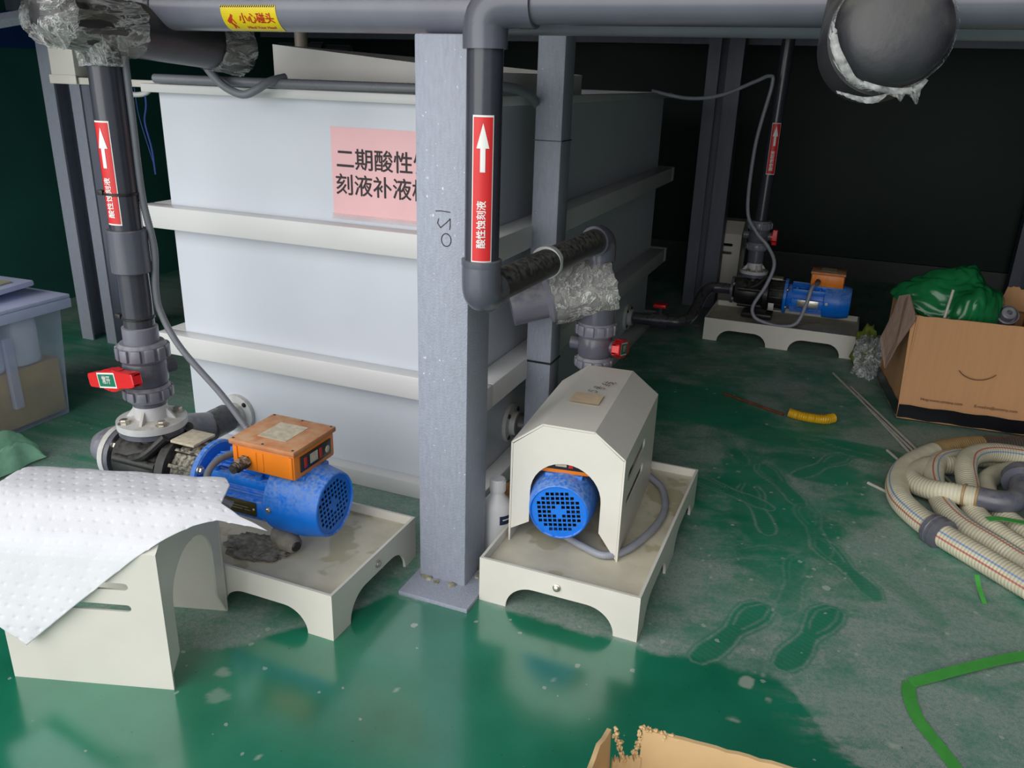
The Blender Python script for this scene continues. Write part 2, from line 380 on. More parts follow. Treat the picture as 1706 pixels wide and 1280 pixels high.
    m, N, L, B = new_mat('green_epoxy_floor'); v = pos(N)
    def attr(n): a = N.new('ShaderNodeAttribute'); a.attribute_name = n; return a.outputs['Fac']
    gr = mixc(N, L, ramp(N, L, noise(N, L, 6, 5, v), .3, .7), lin('#1b7558'), lin('#238768'))
    gr = mixc(N, L, math_(N, L, 'MULTIPLY', ramp(N, L, noise(N, L, 120, 3, v), .70, .74), .5), gr, lin('#062c22'))
    du = math_(N, L, 'MULTIPLY', attr('dust'), math_(N, L, 'MULTIPLY', ramp(N, L, noise(N, L, 520, 3, v), .32, .68, .45, 1.35), ramp(N, L, noise(N, L, 120, 4, v, .8), .3, .7, .6, 1.3)), True)
    c = mixc(N, L, math_(N, L, 'MULTIPLY', du, .88), gr, lin('#a0a7a3'))
    wv = N.new('ShaderNodeVectorMath'); wv.operation = 'MULTIPLY_ADD'; nc = N.new('ShaderNodeTexNoise'); nc.inputs['Scale'].default_value = 110; L.new(v, nc.inputs['Vector'])
    L.new(nc.outputs['Color'], wv.inputs[0]); wv.inputs[1].default_value = (.010, .010, 0); L.new(v, wv.inputs[2])
    def specks(scale, r, lo, hi, power):
        vo = N.new('ShaderNodeTexVoronoi'); vo.inputs['Scale'].default_value = scale; L.new(wv.outputs[0], vo.inputs['Vector'])
        sc = N.new('ShaderNodeSeparateColor'); L.new(vo.outputs['Color'], sc.inputs[0])
        return math_(N, L, 'LESS_THAN', vo.outputs['Distance'], math_(N, L, 'MULTIPLY', math_(N, L, 'POWER', ramp(N, L, sc.outputs[0], lo, hi), power), r))
    sp = math_(N, L, 'MAXIMUM', math_(N, L, 'MULTIPLY', specks(9, .13, .35, 1, 1.6), .85), math_(N, L, 'MULTIPLY', specks(30, .17, .6, 1, 1.2), .7))
    spk = math_(N, L, 'MAXIMUM', sp, attr('spot'))
    c = mixc(N, L, math_(N, L, 'MULTIPLY', specks(21, .06, .6, 1, 1.2), .6), c, lin('#0a2b22'))
    c = mixc(N, L, math_(N, L, 'MULTIPLY', spk, .8), c, lin('#b9c0b4'))
    L.new(c, B.inputs['Base Color'])
    L.new(math_(N, L, 'ADD', ramp(N, L, math_(N, L, 'SUBTRACT', attr('clean'), du), -.3, .9, .6, .2), ramp(N, L, noise(N, L, 30, 4, v), .3, .7, -.03, .04)), B.inputs['Roughness'])
    L.new(math_(N, L, 'MULTIPLY', attr('clean'), .62), B.inputs['Coat Weight']); B.inputs['Coat IOR'].default_value = 2.2; B.inputs['Coat Roughness'].default_value = .17
    b = N.new('ShaderNodeBump'); b.inputs['Strength'].default_value = .10; b.inputs['Distance'].default_value = .003
    L.new(noise(N, L, 9, 3, v), b.inputs['Height']); L.new(b.outputs[0], B.inputs['Normal'])
    me.materials.append(m); me.shade_smooth()
    o = bpy.data.objects.new('floor', me); S.collection.objects.link(o); struct(o)
make_floor()
def slab(name, lo, hi, m):
    bm = BM(); box(bm, lo, hi); return struct(obj(name, bm, m, smooth=0))
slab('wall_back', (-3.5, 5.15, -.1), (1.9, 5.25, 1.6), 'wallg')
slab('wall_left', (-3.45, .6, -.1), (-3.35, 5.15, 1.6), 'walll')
slab('wall_right_blocker', (1.50, .35, -.1), (1.60, 5.15, 1.6), 'wallg')  # unseen wall, set close and long enough to block light from the right
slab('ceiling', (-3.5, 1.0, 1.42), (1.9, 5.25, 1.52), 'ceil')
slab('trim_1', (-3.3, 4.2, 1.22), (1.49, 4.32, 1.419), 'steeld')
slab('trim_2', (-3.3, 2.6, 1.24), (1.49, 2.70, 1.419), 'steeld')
slab('baseboard_back', (-3.34, 5.12, 0), (1.49, 5.15, .12), 'dark')

# ------------------------------------------------------------ steel posts
def post(name, label, x0, x1, y0, y1, z1, plate_=None):
    t = thing(name, label, 'post', ((x0+x1)/2, (y0+y1)/2, 0))
    bm = BM(); box(bm, (x0, y0, .008), (x1, y1, z1), .004); obj('post_shaft', bm, 'steel', t, True)
    if plate_:
        a, b, c, d = plate_; bm = BM(); box(bm, (a, b, 0), (c, d, .010), .001); obj('base_plate', bm, 'steel', t, True)
        bm = BM()
        for k in range(28):   # lumpy grout round the foot
            a_ = random.random()*2*PI; px = (x0+x1)/2+math.cos(a_)*.066; py = (y0+y1)/2+math.sin(a_)*.066
            lathe(bm, [(random.uniform(.006, .014), 0), (random.uniform(.003, .007), random.uniform(.003, .007))], (px, py, .009), (0, 0, 1), 7)
        obj('grout', bm, 'rust', t, True, label='crumbly grout at the foot of the post')
    return t
p021 = post('steel_post', 'wide grey square steel post with 021 handwritten on it, in front of the white tank', -.750, -.640, 1.372, 1.478, 1.116, (-.762, 1.298, -.600, 1.49))
def stroke(bm, pts, w, Mx):
    for a, b in zip(pts, pts[1:]):
        d = (Vector(b)-Vector(a)); n = Vector((-d.y, d.x)).normalized()*w/2; e = d.normalized()*w*.3
        q = [Vector(a)-n-e, Vector(b)-n+e, Vector(b)+n+e, Vector(a)+n-e]
        merge(bm, [Vector((p.x, p.y, 0)) for p in q], [(0, 1, 2, 3)], Mx)
bm = BM(); Mx = basis((-.690, 1.3712, .778), (1, 0, 0), (0, 0, 1))   # 021 written sideways: 1 on top, 2, 0
stroke(bm, [(-.018, .034), (-.008, .0352), (.012, .034)], .0016, Mx)
stroke(bm, [(-.012, .020), (-.014, .012), (-.008, .004), (.004, .014), (.012, .022), (.012, .008), (.011, .002)], .0016, Mx)
stroke(bm, [(p[0], p[1]) for p in arc(.004, -.018, .010, 60, 440, 20, .012)], .0016, Mx)
obj('handwritten_number', bm, 'ink', p021, True, smooth=0, label='021 handwritten in black marker')
p2 = post('steel_post', 'narrower grey steel post behind the wide one, beside the beige pump cover', -.738, -.668, 1.955, 2.03, 1.419)
for za, zb_ in ((.905, .9075), (.333, .3385)):
    bm = BM(); box(bm, (-.7395, 1.9535, za), (-.6665, 2.0315, zb_)); obj('strap_seam', bm, 'black', p2, True)
def channel(label, x, y, w1, gap, w2, dep, z1, m='steel'):
    bm = BM(); t = .008; W = w1+gap+w2
    box(bm, (x, y, 0), (x+w1, y+t, z1)); box(bm, (x+w1+gap, y, 0), (x+W, y+t, z1))
    box(bm, (x, y+t, 0), (x+t, y+dep, z1)); box(bm, (x+W-t, y+t, 0), (x+W, y+dep, z1)); box(bm, (x+t, y+dep-t, 0), (x+W-t, y+dep, z1))
    o = obj('steel_column', bm, m); tag(o, label, 'column'); return o
channel('open steel channel column at far left between the green wall and the tank', -2.80, 2.3, .06, .075, .05, .10, 1.419)
channel('open steel channel column in the dark behind the right side of the tank', -.70, 4.05, .055, .035, .068, .10, 1.419, 'steeld')  # darker steel colour stands in for the shade back there
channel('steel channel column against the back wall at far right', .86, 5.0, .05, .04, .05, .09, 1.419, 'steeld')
bm = BM(); tube(bm, [(-3.05, 1.9, 1.09), (-2.55, 2.2, 1.21)], .022, 4, smooth=False); tag(obj('steel_brace', bm, 'steel'), 'diagonal grey steel brace at upper left corner', 'brace')

# ------------------------------------------------------------ tank
tk = thing('storage_tank', 'large white plastic tank with ledge ribs behind the grey posts', 'tank', (-1.245, 2.69, 0))
X0, X1, Y0, Y1, ZT = -1.690, -.800, 1.728, 3.66, 1.0
bm = BM()
for lo, hi in (((X0, Y0, 0), (X1, Y0+.015, ZT)), ((X0, Y1-.015, 0), (X1, Y1, ZT)), ((X0, Y0+.015, 0), (X0+.015, Y1-.015, ZT)), ((X1-.015, Y0+.015, 0), (X1, Y1-.015, ZT)), ((X0+.015, Y0+.015, .01), (X1-.015, Y1-.015, .03)), ((X0+.015, Y0+.015, .955), (X1-.015, Y1-.015, .965))):
    box(bm, lo, hi)
obj('tank_body', bm, 'tank', tk, True)
def ring(bm, ox, oy, z0, z1, o, b=.004):
    box(bm, (X0-ox, Y0-oy, z0), (X1+ox, Y0-.0005, z1), b); box(bm, (X0-ox, Y1+.0005, z0), (X1+ox, Y1+oy, z1), b)
    box(bm, (X0-ox, Y0-.0005, z0), (X0-.0005, Y1+.0005, z1), b); box(bm, (X1+.0005, Y0-.0005, z0), (X1+ox, Y1+.0005, z1), b)
for z0, z1, ox, oy in ((.283, .344, .066, .046), (.640, .700, .066, .046)):
    bm = BM(); ring(bm, ox, oy, z0, z1, 0); obj('ledge_rib', bm, 'rib', tk, True)
bm = BM(); ring(bm, .05, .040, 0, .046, 0); obj('base_plinth', bm, 'rib', tk, True)
bm = BM(); ring(bm, .03, .030, .985, 1.006, 0, .002); obj('tank_rim', bm, 'rib', tk, True)
def outlet(p, d, r=.056):
    bm = BM(); lathe(bm, [(r, .001), (r, .013), (r*.62, .014), (r*.62, .03)], p, d, 40); o = obj('outlet_flange', bm, 'flange', tk, True)
    bm = BM(); x, y, z = frame(d)
    for k in range(4):
        bm = BM(); bolt(bm, Vector(p)+z*.014+(x*math.cos(.8+k*PI/2)+y*math.sin(.8+k*PI/2))*r*.82, d, .005, .004); obj('bolt', bm, 'black', o, True)
outlet((-1.528, Y0, .122), (0, -1, 0)); outlet((X1, 2.0, .125), (1, 0, 0)); outlet((X1, 3.30, .11), (1, 0, 0))
sg = thing('paper_sign', 'pink paper sign with black Chinese writing taped to the tank', 'sign', (-.98, Y0-.002, .83))
bm = BM(); box(bm, (-1.172, Y0-.0018, .716), (-.80, Y0-.0006, .926)); obj('sign_sheet', bm, 'pink', sg, True)
bm = BM(); box(bm, (-1.178, Y0-.0024, .708), (-.798, Y0-.0019, .722)); obj('clear_tape', bm, mat('clear_tape', '#ead9da', .15, alpha=.3), sg, True)
Mx = basis((-1.028, Y0-.0024, .850), (1, 0, 0), (0, 0, 1))
flat_text('sign_text', '二期酸性蚀', .0528, Mx, 'ink', sg, .0007)
flat_text('sign_text', '刻液补液槽桶', .0528, basis((-1.006, Y0-.0024, .789), (1, 0, 0), (0, 0, 1)), 'ink', sg, .0007)
# translucent tub standing on the tank
tb = thing('plastic_tub', 'milky white shallow plastic tub standing on top of the tank', 'tub', (-1.05, 2.1, .966))
bm = BM()
a = [(-1.41, 1.86), (-.62, 1.86), (-.62, 2.6), (-1.41, 2.6)]
def wallq(bm, p, q, z0, zp, zq, t=.004):
    d = Vector((q[0]-p[0], q[1]-p[1], 0)).normalized(); n = Vector((-d.y, d.x, 0))*t
    b0 = [Vector((p[0], p[1], z0)), Vector((q[0], q[1], z0)), Vector((q[0], q[1], zq)), Vector((p[0], p[1], zp))]
    merge(bm, b0+[v+n for v in b0], [(0, 1, 2, 3), (7, 6, 5, 4), (0, 4, 5, 1), (1, 5, 6, 2), (2, 6, 7, 3), (3, 7, 4, 0)])
a = [(-1.41, 1.84), (-.83, 1.87), (-.83, 2.6), (-1.41, 2.6)]
wallq(bm, a[0], a[1], .968, 1.108, 1.058); wallq(bm, a[1], a[2], .968, 1.058, 1.06); wallq(bm, a[2], a[3], .968, 1.06, 1.1); wallq(bm, a[3], a[0], .968, 1.1, 1.108)
box(bm, (-1.405, 1.875, .966), (-.835, 2.595, .970)); obj('tub_body', bm, 'tub', tb, True)
for i, (x, y, r, m, lb) in enumerate(((-1.51, 2.1, .018, 'beige', 'beige vertical pipe rising behind the left end of the tub'), (-1.38, 2.65, .016, 'beige', 'pale grey vertical pipe rising behind the tub next to the beige one'), (-1.28, 2.75, .014, 'pvcl', 'short grey vertical pipe behind the tub, third from the left'))):
    bm = BM(); cyl(bm, (x, y, .966), (x, y, 1.419 if i < 2 else 1.12), r, seg=20); lathe(bm, [(r*1.3, 0), (r*1.3, .05)], (x, y, 1.03), (0, 0, 1), 20)
    tag(obj('vertical_pipe', bm, m), lb, 'pipe')
bm = BM(); cyl(bm, (-1.66, 2.2, 1.09), (-1.445, 2.25, 1.087), .035, seg=24); cyl(bm, (-1.56, 2.22, 1.088), (-1.52, 2.23, 1.088), .041, seg=24); cyl(bm, (-1.48, 2.24, .966), (-1.48, 2.24, 1.07), .02); cyl(bm, (-1.62, 2.21, .966), (-1.62, 2.21, 1.07), .02)
tag(obj('dark_pipe', bm, 'dark'), 'dark horizontal pipe lying above the tank behind its left end', 'pipe')
# cream trunking to the left of the tank
ct = thing('cable_trunking', 'cream boxed trunking running from left column to the tank rim', 'trunking', (-2.1, 2.06, .98))
bm = BM(); box(bm, (-2.44, 2.05, .985), (-1.725, 2.10, 1.006), .002); obj('trunking_bar', bm, 'cream', ct, True)
bm = BM(); box(bm, (-2.44, 2.045, 1.0065), (-2.335, 2.13, 1.14), .003); box(bm, (-2.445, 2.04, .985), (-2.33, 2.0445, 1.012), .001); obj('trunking_box', bm, 'cream', ct, True)
bm = BM(); box(bm, (-2.334, 2.06, 0), (-2.30, 2.1, .984)); tag(obj('trunking_leg', bm, 'steeld'), 'dark upright under the cream trunking', 'upright')
bm = BM(); tube(bm, [(-2.19, 2.08, .977), (-2.17, 2.08, .966), (-2.13, 2.08, .961), (-2.09, 2.08, .966), (-2.07, 2.08, .977)], .008, 14); tag(obj('white_hose_loop', bm, 'rib'), 'white hose loop hanging under the trunking left of the tank', 'hose')
for pts, r_, lb in (([(-2.088, 2.078, .984), (-2.09, 2.078, .93), (-2.10, 2.075, .88), (-2.088, 2.078, .80), (-2.085, 2.078, .72)], .0035, 'thicker blue string hanging in the dark gap left of the tank'), ([(-2.13, 2.078, .984), (-2.125, 2.078, .9), (-2.10, 2.078, .8), (-2.086, 2.085, .72)], .0018, 'thin blue string hanging beside the thicker one left of the tank')):
    bm = BM(); tube(bm, pts, r_, 6); tag(obj('blue_string', bm, 'rope'), lb, 'string')
bm = BM(); box(bm, (-3.348, 2.0, 1.1), (-3.33, 2.9, 1.24)); tag(obj('blue_board', bm, 'bluep'), 'blue board high on the left wall in the upper left corner', 'board')

# ------------------------------------------------------------ drip trays
def arch_side(L_, H, arches):
    """outline of a side panel with arched cut-outs along the bottom, x along, y up"""
    out = [(0, H), (0, 0)]
    for x0, x1, r in arches:
        out += arc(x0+r, 0, r, 180, 90, 10)[0:] if False else [(x0, 0)] + [(x0+r-r*math.cos(R(q)), (r*.95)*math.sin(R(q))) for q in range(9, 91, 9)] + [(x1-r+r*math.cos(R(q)), (r*.95)*math.sin(R(q))) for q in range(90, 0, -9)] + [(x1, 0)]
    return out + [(L_, 0), (L_, H)]
def tray(label, x, y, rot, L_, W, H=.104, FZ=.083, knob=True, parent=None):
    """origin = corner; long side along local x"""
    t = thing('drip_tray', label, 'tray', (x, y, 0), rot, 'cream drip trays under the pumps'); th = .006
    two = [(.06, L_/2-.045, .055), (L_/2+.045, L_-.06, .055)]; one = [(.055, W-.055, .06)]
    bm = BM()
    plate(bm, arch_side(L_, H, two), [], th, basis((0, th, 0), (1, 0, 0), (0, 0, 1)))
    plate(bm, arch_side(L_, H, two), [], th, basis((0, W, 0), (1, 0, 0), (0, 0, 1)))
    plate(bm, arch_side(W-2*th, H, one), [], th, basis((L_-th, th, 0), (0, 1, 0), (0, 0, 1)))
    plate(bm, arch_side(W-2*th, H, one), [], th, basis((0, th, 0), (0, 1, 0), (0, 0, 1)))
    obj('tray_side', bm, 'cream', t, smooth=30)
    bm = BM(); box(bm, (th+.0003, th+.0003, FZ-.008), (L_-th-.0003, W-th-.0003, FZ)); obj('tray_floor', bm, 'traytop', t, label='stained dusty tray floor')
    if knob:
        bm = BM(); lathe(bm, [(.0085, 0), (.0085, .002), (.006, .003), (.0065, .006), (.003, .008)], (L_+.0002, W*.5, FZ-.004), (1, 0, 0), 18); obj('drain_plug', bm, 'chrome', t)
    return t
tray('cream drip tray under the uncovered pump at left', -1.425, 1.11, 0, .625, .335)
tray('cream drip tray under the pump with the beige cover', -.598, 1.975, -PI/2, .62, .345)
tray('cream drip tray in the dark under the far pump', -.50, 3.50, 0, .622, .345, .098, .075, knob=False)

# ------------------------------------------------------------ pump covers
def cover(label, loc, rot, L_, W, Hs, Ha, aw, arch_r, arch_h, sl, ends=(1, 1), leg=.03, name='pump_cover', slots=True, sr=.007):
    """local x along the cover, y across; end at x=L is the visible one"""
    t = thing(name, label, 'cover', loc, rot); th = .004; bm = BM()
    holes = [slot(sl[0], sl[1], z, sr) for z in sl[2]] if slots else []
    side = [(0, 0), (L_, 0), (L_, Hs), (0, Hs)]
    plate(bm, side, holes, th, basis((0, 0, 0), (1, 0, 0), (0, 0, 1), (0, 1, 0)))
    plate(bm, side, holes, th, basis((0, W-th, 0), (1, 0, 0), (0, 0, 1), (0, 1, 0)))
    c = (W-aw)/2; q = [(0, Hs), (c, Ha), (W-c, Ha), (W, Hs)]
    for (ya, za), (yb, zb) in zip(q, q[1:]):
        d = Vector((0, yb-ya, zb-za)); l = d.length; d.normalize()
        plate(bm, [(0, 0), (L_, 0), (L_, l), (0, l)], [], th, basis((0, ya, za), (1, 0, 0), d, Vector((1, 0, 0)).cross(d)*-1))
    obj('cover_shell', bm, 'cream', t, smooth=20)
    cy = W/2; prof = [(0, leg), (.004, leg*.8), (cy-arch_r, leg*1.6)]
    outl = [(.0045, .03), (cy-arch_r, .055)] + [(cy-arch_r, arch_h-arch_r)] + [(cy-arch_r*math.cos(R(a)), arch_h-arch_r+arch_r*math.sin(R(a))) for a in range(10, 180, 10)] + [(cy+arch_r, arch_h-arch_r), (cy+arch_r, .06), (W-.0045, 0.002), (W-.0045, Hs-.004), (W-c-.001, Ha-.005), (c+.001, Ha-.005), (.0045, Hs-.004)]
    for k, on in ((L_-th-.001, ends[1]), (.001, ends[0])):
        if on:
            bm = BM(); plate(bm, outl, [], th, basis((k, 0, 0), (0, 1, 0), (0, 0, 1))); obj('end_panel', bm, 'cream', t, smooth=30)
    return t
# cover over the middle pump: front end faces the camera
c1 = cover('beige octagonal pump cover standing over the middle pump', (-.6085, 1.882, .0832), R(-86.5), .405, .247, .240, .292, .112, .078, .208, (.17, .345, (.115, .178)), sr=.013)
Mc = parent_world(c1)
def on_cover(x, y, z): return Mc @ Vector((x, y, z))
xd = (Mc.to_3x3() @ Vector((0, 1, 0))); yd = (Mc.to_3x3() @ Vector((-1, 0, 0)))
bm = BM(); V, Fc = quad(.066, .06); merge(bm, V, Fc, basis(on_cover(.238, .120, .2968), xd, yd)); ts = obj('tape_patch', bm, 'scrap', c1, True, smooth=0, label='yellowed tape patch')
ts.data.materials[0] = mat('yellowed_tape', '#e0c7a6', .5, var=.07, vs=60)
Mw = basis(on_cover(.150, .135, .2965), (xd*.35+yd*.94), (-xd*.94+yd*.35))
bm = BM()   # 5号线 in quick marker strokes
for pts in ([(-.034, .010), (-.044, .009)], [(-.044, .009), (-.045, .001), (-.036, .002), (-.033, -.006), (-.040, -.012), (-.046, -.010)],
            [(-.016, .012), (-.008, .012), (-.009, .005), (-.016, .005), (-.016, .012)], [(-.022, .001), (-.002, .002)], [(-.013, .001), (-.016, -.005), (-.006, -.005), (-.007, -.013), (-.013, -.012)],
            [(.020, .013), (.013, .005), (.020, .004), (.012, -.004), (.021, -.003)], [(.011, -.010), (.022, -.008)], [(.025, .006), (.038, .008)], [(.024, -.001), (.040, .001)], [(.029, .013), (.033, -.004), (.041, -.013), (.043, -.008)], [(.039, -.002), (.028, -.013)]):
    stroke(bm, pts, .0016, Mw)
obj('handwriting', bm, 'ink', c1, True, smooth=0, label='black marker writing on top')
# cover taken off and standing on the floor at left
c2 = cover('beige pump cover standing on the floor under the white sheet', (-.982-.30*.954, .878-.30*.30, 0), math.atan2(.30, .954), .30, .238, .280, .333, .108, .082, .236, (.13, .236, (.168, .212)), ends=(0, 1))
c3 = cover('beige pump cover in the dark, partly hidden by the steel column behind the far pump', (-.665, 4.19, 0), R(0), .20, .235, .35, .405, .10, .075, .27, (.06, .155, (.255, .295)))

# absorbent sheet draped over the left cover
def sheet():
    u = Vector((.954, .30, 0)); w = Vector((-.30, .954, 0)); A = Vector((-.982, .878, 0)); off = .004
    top = [(-.325, -.03), (-.2, -.03), (-.1, -.03), (.05, -.005)]
    right = [(.05, -.005), (.072, .03), (.078, .06), (.082, .092), (.12, .110), (.168, .120)]
    bot = [(-.248, .392), (-.185, .336), (-.129, .288), (-.032, .206), (.005, .176), (.05, .142), (.085, .126), (.12, .124), (.168, .120)]
    left = [(-.325, -.03), (-.33, .10), (-.335, .2), (-.335, .32), (-.248, .392)]
    def curve(P, n):
        P = [Vector(p) for p in P]; d = [0]
        for a, b in zip(P, P[1:]): d.append(d[-1]+(b-a).length)
        o = []
        for i in range(n):
            s = d[-1]*i/(n-1); k = max(j for j in range(len(d)) if d[j] <= s+1e-9); k = min(k, len(P)-2)
            o.append(P[k].lerp(P[k+1], (s-d[k])/(d[k+1]-d[k])))
        return o
    n, m = 190, 170; T = curve(top, n); Bt = curve(bot, n); Lf = curve(left, m); Rg = curve(right, m)
    prof = [(.19+.05, .285), (.178, .334), (.065, .337), (.0, .284), (-.004, .0)]
    def prf(t):   # t = 0 at w=.175, down the front
        P = [Vector((.225, .30)), Vector((.172, .337)), Vector((.067, .338)), Vector((-.002, .284)), Vector((-.009, -.2))]
        s = t+(P[1]-P[0]).length; acc = 0
        for a, b in zip(P, P[1:]):
            l = (b-a).length
            if s <= acc+l or b is P[-1]: return a.lerp(b, (s-acc)/l)
            acc += l
    def prs(t): return (prf(t-.022)+prf(t-.011)+prf(t)*2+prf(t+.011)+prf(t+.022))/6
    bm = BM(); grid = []
    for j in range(m):
        row = []
        for i in range(n):
            a, b = i/(n-1), j/(m-1)
            p = T[i]*(1-b)+Bt[i]*b+Lf[j]*(1-a)+Rg[j]*a-(T[0]*(1-a)*(1-b)+T[-1]*a*(1-b)+Bt[0]*(1-a)*b+Bt[-1]*a*b)
            s, t = p; q = prs(t)
            P = A+u*s+w*q.x+Vector((0, 0, q.y+off))
            if s > 0: P.z -= 1.6*s*s*(.2+t*5); P += w*(.10*s)
            if s < -.30: P.z -= 3*(s+.30)**2
            wv = mnoise.noise(Vector((s*9, t*9, 1)))*.006+mnoise.noise(Vector((s*22, t*14, 4)))*.002
            fr = max(0, min(1, (t-.2)/.15)); P -= w*(.010*fr+abs(wv)*1.5*fr); P.z += abs(wv)*(1-fr)
            px, py = s/.026, t/.021; px += .5*(round(py) % 2); dx, dy = (px-round(px))*.026, (py-round(py))*.021; d2 = dx*dx+dy*dy
            P.z -= .0017*math.exp(-d2/.000010)*(1-fr); P += w*(.0024*math.exp(-d2/.000010)*fr)
            row.append(bm.verts.new(P))
        grid.append(row)
    for j in range(m-1):
        for i in range(n-1): bm.faces.new((grid[j][i], grid[j][i+1], grid[j+1][i+1], grid[j+1][i]))
    o = obj('absorbent_sheet', bm, 'paper', smooth=60); sd = o.modifiers.new('thickness', 'SOLIDIFY'); sd.thickness = .0016; sd.offset = 1
    tag(o, 'white dimpled absorbent sheet draped over the pump cover at left', 'sheet')
sheet()

# ------------------------------------------------------------ pumps
def pump(label, loc, rot, k=1.0, plate_m='brass', dusty=True, tube_side=-1):
    t = thing('pump', label, 'pump', loc, rot, 'magnetic drive pumps with blue motors'); ax = .115; a = (0, 0, ax)
    t.scale = k if isinstance(k, tuple) else (k, k, k)
    # wet end
    bm = BM()
    lathe(bm, [(.040, -.085), (.060, -.078), (.066, -.05), (.066, .03), (.058, .045), (.060, .05), (.060, .06)], (0, 0, ax), (1, 0, 0), 40)
    cyl(bm, (0, 0, ax+.05), (0, 0, ax+.079), .034)
    for q in (20, 90, 160, 250, 320):
        c, s = math.cos(R(q)), math.sin(R(q))
        cyl(bm, (-.06, c*.066, ax+s*.066), (.06, c*.066, ax+s*.066), .010, seg=14)
    for s in (-1, 1):    # swept webs to the rear casing
        tube(bm, [(-.03, s*.055, ax+.02), (.03, s*.06, ax+.045), (.07, s*.035, ax+.085)], .011, 10)
    lathe(bm, [(.072, .062), (.079, .066), (.079, .088), (.07, .094)], (0, 0, ax), (1, 0, 0), 40)
    box(bm, (-.03, -.055, .0005), (.12, .055, .022), .003); box(bm, (.0, -.02, .022), (.09, .02, .075), .003)
    obj('pump_head', bm, 'black', t)
    bm = BM(); lathe(bm, [(.062, .094), (.066, .10), (.070, .15), (.072, .164)], (0, 0, ax), (1, 0, 0), 40)
    for q in range(0, 360, 30): box(bm, (.096, -.004, .060), (.162, .004, .074), .001, Matrix.Translation((0, 0, ax)) @ Matrix.Rotation(R(q), 4, 'X'))
    obj('motor_adaptor', bm, 'dusty' if dusty else 'black', t, label='dust caked adaptor ring' if dusty else None)
    bm = BM(); box(bm, (.085, -.038, ax+.078), (.150, .030, ax+.084), .001); obj('top_label', bm, 'lidlab', t, label='pale sticker on top')
    bm = BM(); V, Fc = [], []
    for i in range(7):
        q = R(-160+i*8); V += [Vector((.098, .0735*math.sin(q+R(0))*-1 if False else .0795*math.cos(q), ax-.0795*math.sin(q)*-1)), Vector((.125, .0795*math.cos(q), ax+.0795*math.sin(q)))]
    for i in range(6): Fc.append((2*i, 2*i+1, 2*i+3, 2*i+2))
    merge(bm, V, Fc); obj('ring_sticker', bm, 'white', t, smooth=0)
    bm = BM(); lathe(bm, [(.072, .079), (.072, .092)], (0, 0, ax), (0, 0, 1), 44); obj('outlet_flange', bm, 'pvc', t)
    bm = BM(); lathe(bm, [(.064, -.100), (.064, -.087)], (0, 0, ax), (1, 0, 0), 40); obj('inlet_flange', bm, 'pvc', t)
    for q in (45, 135, 225, 315):
        c, s = math.cos(R(q)), math.sin(R(q))
        bm = BM(); bolt(bm, (-.087, c*.051, ax+s*.051), (1, 0, 0), .009, .014); cyl(bm, (-.087, c*.051, ax+s*.051), (-.064, c*.051, ax+s*.051), .005, seg=10); obj('bolt', bm, 'chrome', t)
    # motor
    bm = BM(); lathe(bm, [(.080, .1645), (.082, .167), (.082, .178), (.078, .181)], (0, 0, ax), (1, 0, 0), 48)
    obj('motor_flange', bm, 'blue', t)
    for q in (35, 145, 215, 325):
        bm = BM(); bolt(bm, (.181, math.cos(R(q))*.072, ax+math.sin(R(q))*.072), (1, 0, 0), .0075, .009); obj('bolt', bm, 'chrome', t)
    bm = BM(); lathe(bm, [(.055, .1815), (.060, .19), (.062, .36)], (0, 0, ax), (1, 0, 0), 40)
    for q in list(range(20, 80, 9))+list(range(100, 165, 9))+list(range(195, 350, 9)):
        box(bm, (.20, -.0013, .058), (.362, .0013, .071), 0, Matrix.Translation((0, 0, ax)) @ Matrix.Rotation(R(q-90), 4, 'X'))
    for s in (-1, 1):    # flat pads with screw bosses
        box(bm, (.205, min(s*.045, s*.064), ax+.028), (.36, max(s*.045, s*.064), ax+.052), .003)
        for xx in (.225, .335): cyl(bm, (xx, s*.056, ax+.052), (xx, s*.056, ax+.062), .008, seg=12)
        box(bm, (.205, min(s*.05, s*.072), ax-.03), (.362, max(s*.05, s*.072), ax+.006), .003)
    box(bm, (.29, -.045, ax+.05), (.44, .045, ax+.0745), .004)
    obj('motor_body', bm, 'blue', t)
    bm = BM(); lathe(bm, [(.070, .355), (.0785, .357), (.0800, .362), (.0800, .425), (.0795, .432), (.071, .474), (.0685, .4805), (.066, .482)], (0, 0, ax), (1, 0, 0), 56, cap=False)
    lathe(bm, [(.066, .482), (.064, .479), (.068, .43)], (0, 0, ax), (1, 0, 0), 56, cap=False)
    fc = obj('fan_cover', bm, 'blue', t)
    # guard with square openings
    bm = BM(); holes = []; p = .0113; hw = .0042
    for i in range(-5, 6):
        for j in range(-5, 6):
            y, z = i*p, j*p
            if math.hypot(y, z)+.004 > .060 or (abs(i)+abs(j) < 1.5): continue
            holes.append([(y-hw, z-hw), (y+hw, z-hw), (y+hw, z+hw), (y-hw, z+hw)])
    plate(bm, arc(0, 0, .0655, 0, 356, 60), holes, .002, basis((.476, 0, ax), (0, math.cos(R(8)), math.sin(R(8))), (0, -math.sin(R(8)), math.cos(R(8)))))
    obj('grille', bm, 'blue', fc, smooth=30)
    bm = BM(); lathe(bm, [(.062, .44), (.062, .445)], (0, 0, ax), (1, 0, 0), 32); cyl(bm, (.44, 0, ax), (.475, 0, ax), .008, seg=14)
    for q in range(0, 360, 45): box(bm, (.446, -.0015, .01), (.470, .0015, .058), 0, Matrix.Translation((0, 0, ax)) @ Matrix.Rotation(R(q), 4, 'X'))
    obj('cooling_fan', bm, 'black', fc)
    bm = BM(); bolt(bm, (.372, -.0802, ax), (0, -1, 0), .005, .004); obj('screw', bm, 'chrome', fc)
